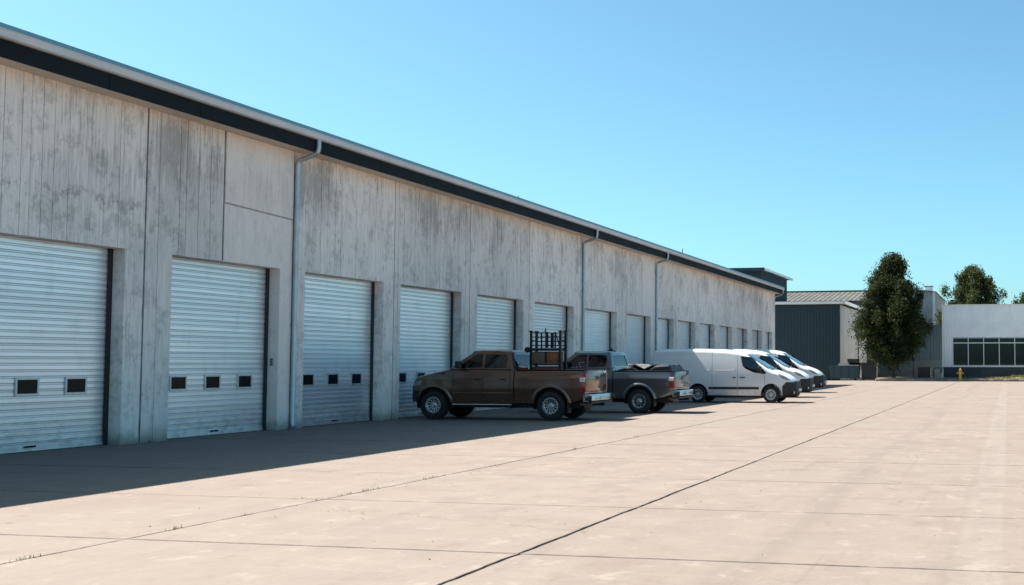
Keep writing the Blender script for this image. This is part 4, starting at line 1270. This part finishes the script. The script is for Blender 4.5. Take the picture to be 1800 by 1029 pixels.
# ---- panel vans: local x runs from the rear to the nose
def make_van():
    t = thing('panel_van', 'van', 'van', (0,0,0), 0, 'white vans parked tail to the wall')
    L, hw, wr, fx, rx = 6.08, .95, .335, 5.12, 2.03
    paint = M['van_white']
    zt_ = [(0,1.96),(.05,2.07),(.12,2.125),(.4,2.155),(1.6,2.17),(3.0,2.14),(3.6,2.08),(3.9,2.015),(4.1,1.93),(4.5,1.69),(5.0,1.385),(5.12,1.32),(5.3,1.265),(5.6,1.15),(5.85,1.01),(5.98,.90),(6.04,.80),(L,.66)]
    def top(x): return catm(x, zt_)
    def wide(x):
        f = max(0, (x-4.7)/(L-4.7)); b = max(0, (.18-x)/.18)
        return hw*(1 - .06*f**2 - .40*f**6 - .03*b*b)
    def zbot(x): return lerp(x, [(0,.42),(.3,.30),(5.4,.27),(L,.34)])
    def wy(x, z):
        w = wide(x); a = z-.95
        if a > 0: w -= .115*(a/1.2)**1.7 + max(0, x-3.8)*.05*max(0, z-1.25)
        else: w -= .05*(a/.6)**2
        return w
    xs = [0,.02,.05,.08,.12,.2,.3] + [.4+.15*k for k in range(23)] + [3.8+.07*k for k in range(31)] + [5.98,6.01,6.04,6.06,L]
    xs = sorted(set(round(x, 4) for x in xs))
    def section(x, ins=0.0):
        zb = zbot(x)+ins*1.5; zt = top(x)-ins; half = [(0, zb), (wide(x)*.6, zb), (wy(x, zb)-.07-ins, zb), (wy(x, zb+.03)-.015-ins, zb+.025)]
        cr = lerp(x, [(0,.16),(3.6,.17),(4.2,.13),(5.0,.15),(5.6,.12),(L,.06)])
        z0, z1 = zb+.08, zt-cr-.02
        for k in range(15):
            z = z0+(z1-z0)*k/14; half.append((wy(x, z)-ins, z))
        w = wy(x, z1)-ins; cy = w-cr
        for k in range(1, 7):
            a = R(90*k/6); half.append((cy+cr*math.cos(a), z1+.02+(cr-.04)*math.sin(a)))
        half += [(cy*.75, zt-.012), (cy*.4, zt-.001), (0, zt)]
        return [(x, -y, z) for y, z in half] + [(x, y, z) for y, z in reversed(half[1:-1])]
    body = MB().loft([section(x) for x in xs]).build('body', paint, t)
    inner = MB().loft([section(x, .05) for x in xs if .06 < x < 5.25])
    wells = MB()
    for cx in (fx, rx):
        for s in (-1, 1):
            a, b = sorted((s*(hw-.34), s*(hw+.2)))
            wells.cyl((cx, a, wr+.02), wr+.085, b-a, 'y', 36)
    gaps = MB()
    for x, z0, z1 in ((3.72,.36,1.96), (2.64,.36,1.99), (4.86,.42,1.05)):
        for s in (-1, 1):
            a, b = sorted((s*(hw-.14), s*(hw+.1))); gaps.box(x-.0065, x+.0065, a, b, z0, z1)
    win = round_poly([(3.84,1.86),(4.30,1.83),(4.94,1.20),(4.88,1.15),(4.42,1.20),(4.05,1.36),(3.93,1.47)], .05)
    wcut = MB().prism(win, 'y', -2, 2)
    wsp = round_poly([(4.06,-.66),(4.98,-.80),(5.06,-.45),(5.09,0),(5.06,.45),(4.98,.80),(4.06,.66)], .05)
    wscut = MB().prism(wsp, 'z', 1.20, 3)
    cut(body, [inner, wells, gaps, wcut, wscut]); finish(body.data, 30)
    for cx in (fx, rx):
        for s in (-1, 1):
            q, b = s*(hw-.36), s*(hw-.03)
            MB().lathe([(.001, q), (wr+.088, q), (wr+.088, b)], (cx, 0, wr+.02), 'y', 24, -20, 200).build('wheel_liner', M['cabin'], t)
    MB().box(.3, 5.4, -.6, .6, .2, .29).box(rx-.05, rx+.05, -.8, .8, wr-.05, wr+.05).box(fx-.05, fx+.05, -.8, .8, wr-.05, wr+.05).build('chassis', M['dark_metal'], t)
    for s in (-1, 1):
        side_pane(win, wy, -.012, s, nx=24).build('side_window', M['glass_side'], t, smooth=30)
    # windscreen follows the roof curve
    rows = []
    for k in range(15):
        x = 4.05+(5.09-4.05)*k/14; w = .665+.14*(x-4.06)/.92
        if x > 4.98: w *= math.sqrt(max(.02, 1-((x-4.98)/.12)**2))
        def zz(y):
            sec = section(x, .014); up = sorted([(p[1], p[2]) for p in sec if p[2] > top(x)-.30], key=lambda q: q[0])
            return lerp(y, up)
        rows.append([(x, w*(-1+2*q/16), zz(w*(-1+2*q/16))) for q in range(17)])
    o = MB().loft(rows, closed=False, caps=False).build('windscreen', M['glass_clear'], t, smooth=50)
    m = o.modifiers.new('s', 'SOLIDIFY'); m.thickness = .006; apply_mods(o)
    # cabin
    c = MB()
    seat(c, 4.05, -.45, .72, 1); seat(c, 4.05, .45, .72, 1); steering(c, 4.62, .42, 1.20, 1)
    c.box(3.55, 3.60, -.84, .84, .4, 1.96).box(3.6, 5.2, -.80, .80, .36, .42)
    c.prism([(4.75,.6),(5.15,.6),(5.12,1.24),(4.85,1.22),(4.72,1.08)], 'y', -.76, .76)
    c.build('cabin_trim', M['cabin'], t)
    # front bumper in black plastic
    rg = []
    zs = [.25,.28,.36,.46,.56,.66,.74,.80,.83]
    rows = []
    for z in zs:
        row = []
        x_st = 5.59 if z < .66 else 5.59 + (z-.66)*.9
        sx_ = [x_st + (L+.012-x_st)*(1-(1-k/13)**2.2) for k in range(14)]
        tk = .07*max(0, (.44-z)/.19)**2
        left = [(x - tk*((x-x_st)/(L-x_st)), -(wy(min(x, L), z)+.014-tk*.6), z) for x in sx_]
        ye = -left[-1][1]; bz_ = .030 - .05*((z-.5)/.3)**2
        front = [(L+.012-tk+.05*(1-q*q)+bz_*(1-q*q), q*ye, z) for q in (-.85,-.65,-.4,-.15,.15,.4,.65,.85)]
        rows.append(left + front + [(x, -y, z_) for x, y, z_ in reversed(left)])
    mb = MB().loft(rows, closed=False, caps=False)
    bo = mb.build('front_bumper', M['plastic'], t, smooth=40)
    m = bo.modifiers.new('s', 'SOLIDIFY'); m.thickness = .05; m.offset = -1; apply_mods(bo); finish(bo.data, 40)
    for s in (-1, 1):
        MB().lathe([(.001,-.02),(.055,-.02),(.06,.02),(.001,.025)], (6.03, s*.60, .42), 'x', 14).build('fog_lamp', M['clear_lamp'], bo, smooth=40)
    MB().box(6.150, 6.190, -.26, .26, .46, .57).build('number_plate', M['plate'], bo)
    gr = MB().box(5.98, 6.09, -.40, .40, .70, .86).build('grille', M['trim_black'], t, bevel=.02)
    for k in range(3): MB().box(6.085, 6.098, -.38, .38, .715+.045*k, .73+.045*k).build('grille_bar', M['chrome'], gr)
    # head lamps on the corner of the wing
    def ztop_at(x, y):
        sec = section(x); up = sorted([(p[1], p[2]) for p in sec if p[2] > top(x)-.6 and p[1] <= 0], key=lambda q: q[0]); return up
    for s in (-1, 1):
        rows = []
        for k in range(13):
            u = k/12; x = 5.42+.48*u
            sec = [p for p in section(x) if p[1] <= 1e-6]
            up = sec[13:24]     # points up the wing and round the shoulder
            wdt = math.sin(math.pi*min(1, u*1.05+.0))**.6 if 0 < u < .95 else .05
            n = len(up); mid = 7.4 - 1.6*u; row = []
            for q in range(9):
                f = mid + (q/8-.5)*5.2*wdt; f = max(0, min(n-1.001, f)); i = int(f); g_ = f-i
                p = Vector(up[i])*(1-g_) + Vector(up[i+1])*g_
                nrm = Vector((.2, -1, .4)).normalized()*.014
                p = p + nrm
                row.append((p.x, p.y if s < 0 else -p.y, p.z))
            rows.append(row)
        o = MB().loft(rows, closed=False, caps=False).build('head_lamp', M['head_lamp'], t, smooth=50)
        m = o.modifiers.new('s', 'SOLIDIFY'); m.thickness = .02; m.offset = -1 if s < 0 else 1; apply_mods(o)
        # rub strip, handles, badge, mirror
        for xa, xb in ((.55, rx-wr-.13), (rx+wr+.13, 2.625), (2.655, 3.705), (3.735, 4.62)):
            rg = []
            for k in range(7):
                x = xa+(xb-xa)*k/6; w = wy(x, .59)
                rg.append([(x, s*(w-.02), .535), (x, s*(w+.014), .545), (x, s*(w+.014), .635), (x, s*(w-.02), .645)])
            MB().loft(rg).build('rub_strip', M['plastic'], t)
        for x, l in ((3.58, .07), (3.93, .11)):
            w = wy(x, 1.02)
            MB().box(x-l, x+l, *sorted((s*(w-.02), s*(w+.025))), .995, 1.035).build('door_handle', M['trim_black'], t, bevel=.01)
        w = wy(5.0, .83)
        MB().lathe([(.001,-.004),(.03,-.004),(.03,.004),(.001,.004)], (5.0, s*(w+.002), .83), 'y', 12).build('side_badge', M['alu'], t)
        w = wy(4.72, 1.2)
        mr = MB().box(4.62, 4.76, *sorted((s*(w+.05), s*(w+.24))), 1.20, 1.46).build('mirror', M['trim_black'], t, bevel=.035)
        MB().tube([(4.76, s*(w-.03), 1.22), (4.70, s*(w+.10), 1.27)], .03, 6).build('mirror_arm', M['trim_black'], mr)
        # pressed panel outlines on the load bay
        for (xa, xb, za, zb_) in ((2.72, 3.62, 1.30, 1.96), (.45, 2.55, 1.30, 1.98)):
            pth = round_poly([(xa, za), (xb, za), (xb, zb_), (xa, zb_)], .12, 5); pth.append(pth[0])
            mb = MB().tube([(x, s*(wy(x, z)-.0030), z) for x, z in pth], .0052, 6, caps=False)
            mb.build('panel_crease', paint, t, smooth=60)
        # sill line and tail lamp
        lp = round_poly([(.015, 1.05), (.10, 1.05), (.10, 1.55), (.03, 1.55)], .02)
        side_pane(lp, wy, .006, s, nx=6, th=.03).build('tail_lamp', M['red_lamp'], t)
    MB().tube([(5.02,-.72,1.405),(5.10,0,1.36),(5.02,.72,1.405)], .018, 6).build('wiper_cowl', M['trim_black'], t)
    MB().box(-.06, .10, -.86, .86, .34, .56).build('rear_bumper', M['plastic'], t, bevel=.03)
    for x in (0,): MB().box(-.006, .006, -.01, .01, .6, 2.0).build('rear_door_gap', M['trim_black'], t)
    wm = wheel_meshes('van', wr, .215, .205, 9, M['steel_rim'], 0)
    put_wheels(t, wm, [(x, s*(hw-.115), wr) for x in (fx, rx) for s in (-1, 1)])
    return t
van = make_van()
spots = [((-14.18, 46.18, 0), (.97, 1, 1), 0, 'white panel van nearest the silver pickup, its whole side showing'),
         ((-15.15, 53.4, 0), (1.02, 1.03, 1.04), R(.7), 'middle one of the three white vans, only its front showing'),
         ((-16.15, 62.2, 0), (1.06, 1.07, 1.09), R(-.8), 'farthest white van, parked nearest the teal shed')]
for i, (loc, sc, rz, lab) in enumerate(spots):
    o = van if i == 0 else copy_tree(van)
    o.location = loc; o.rotation_euler = (0, 0, rz); o.scale = sc; o['label'] = lab
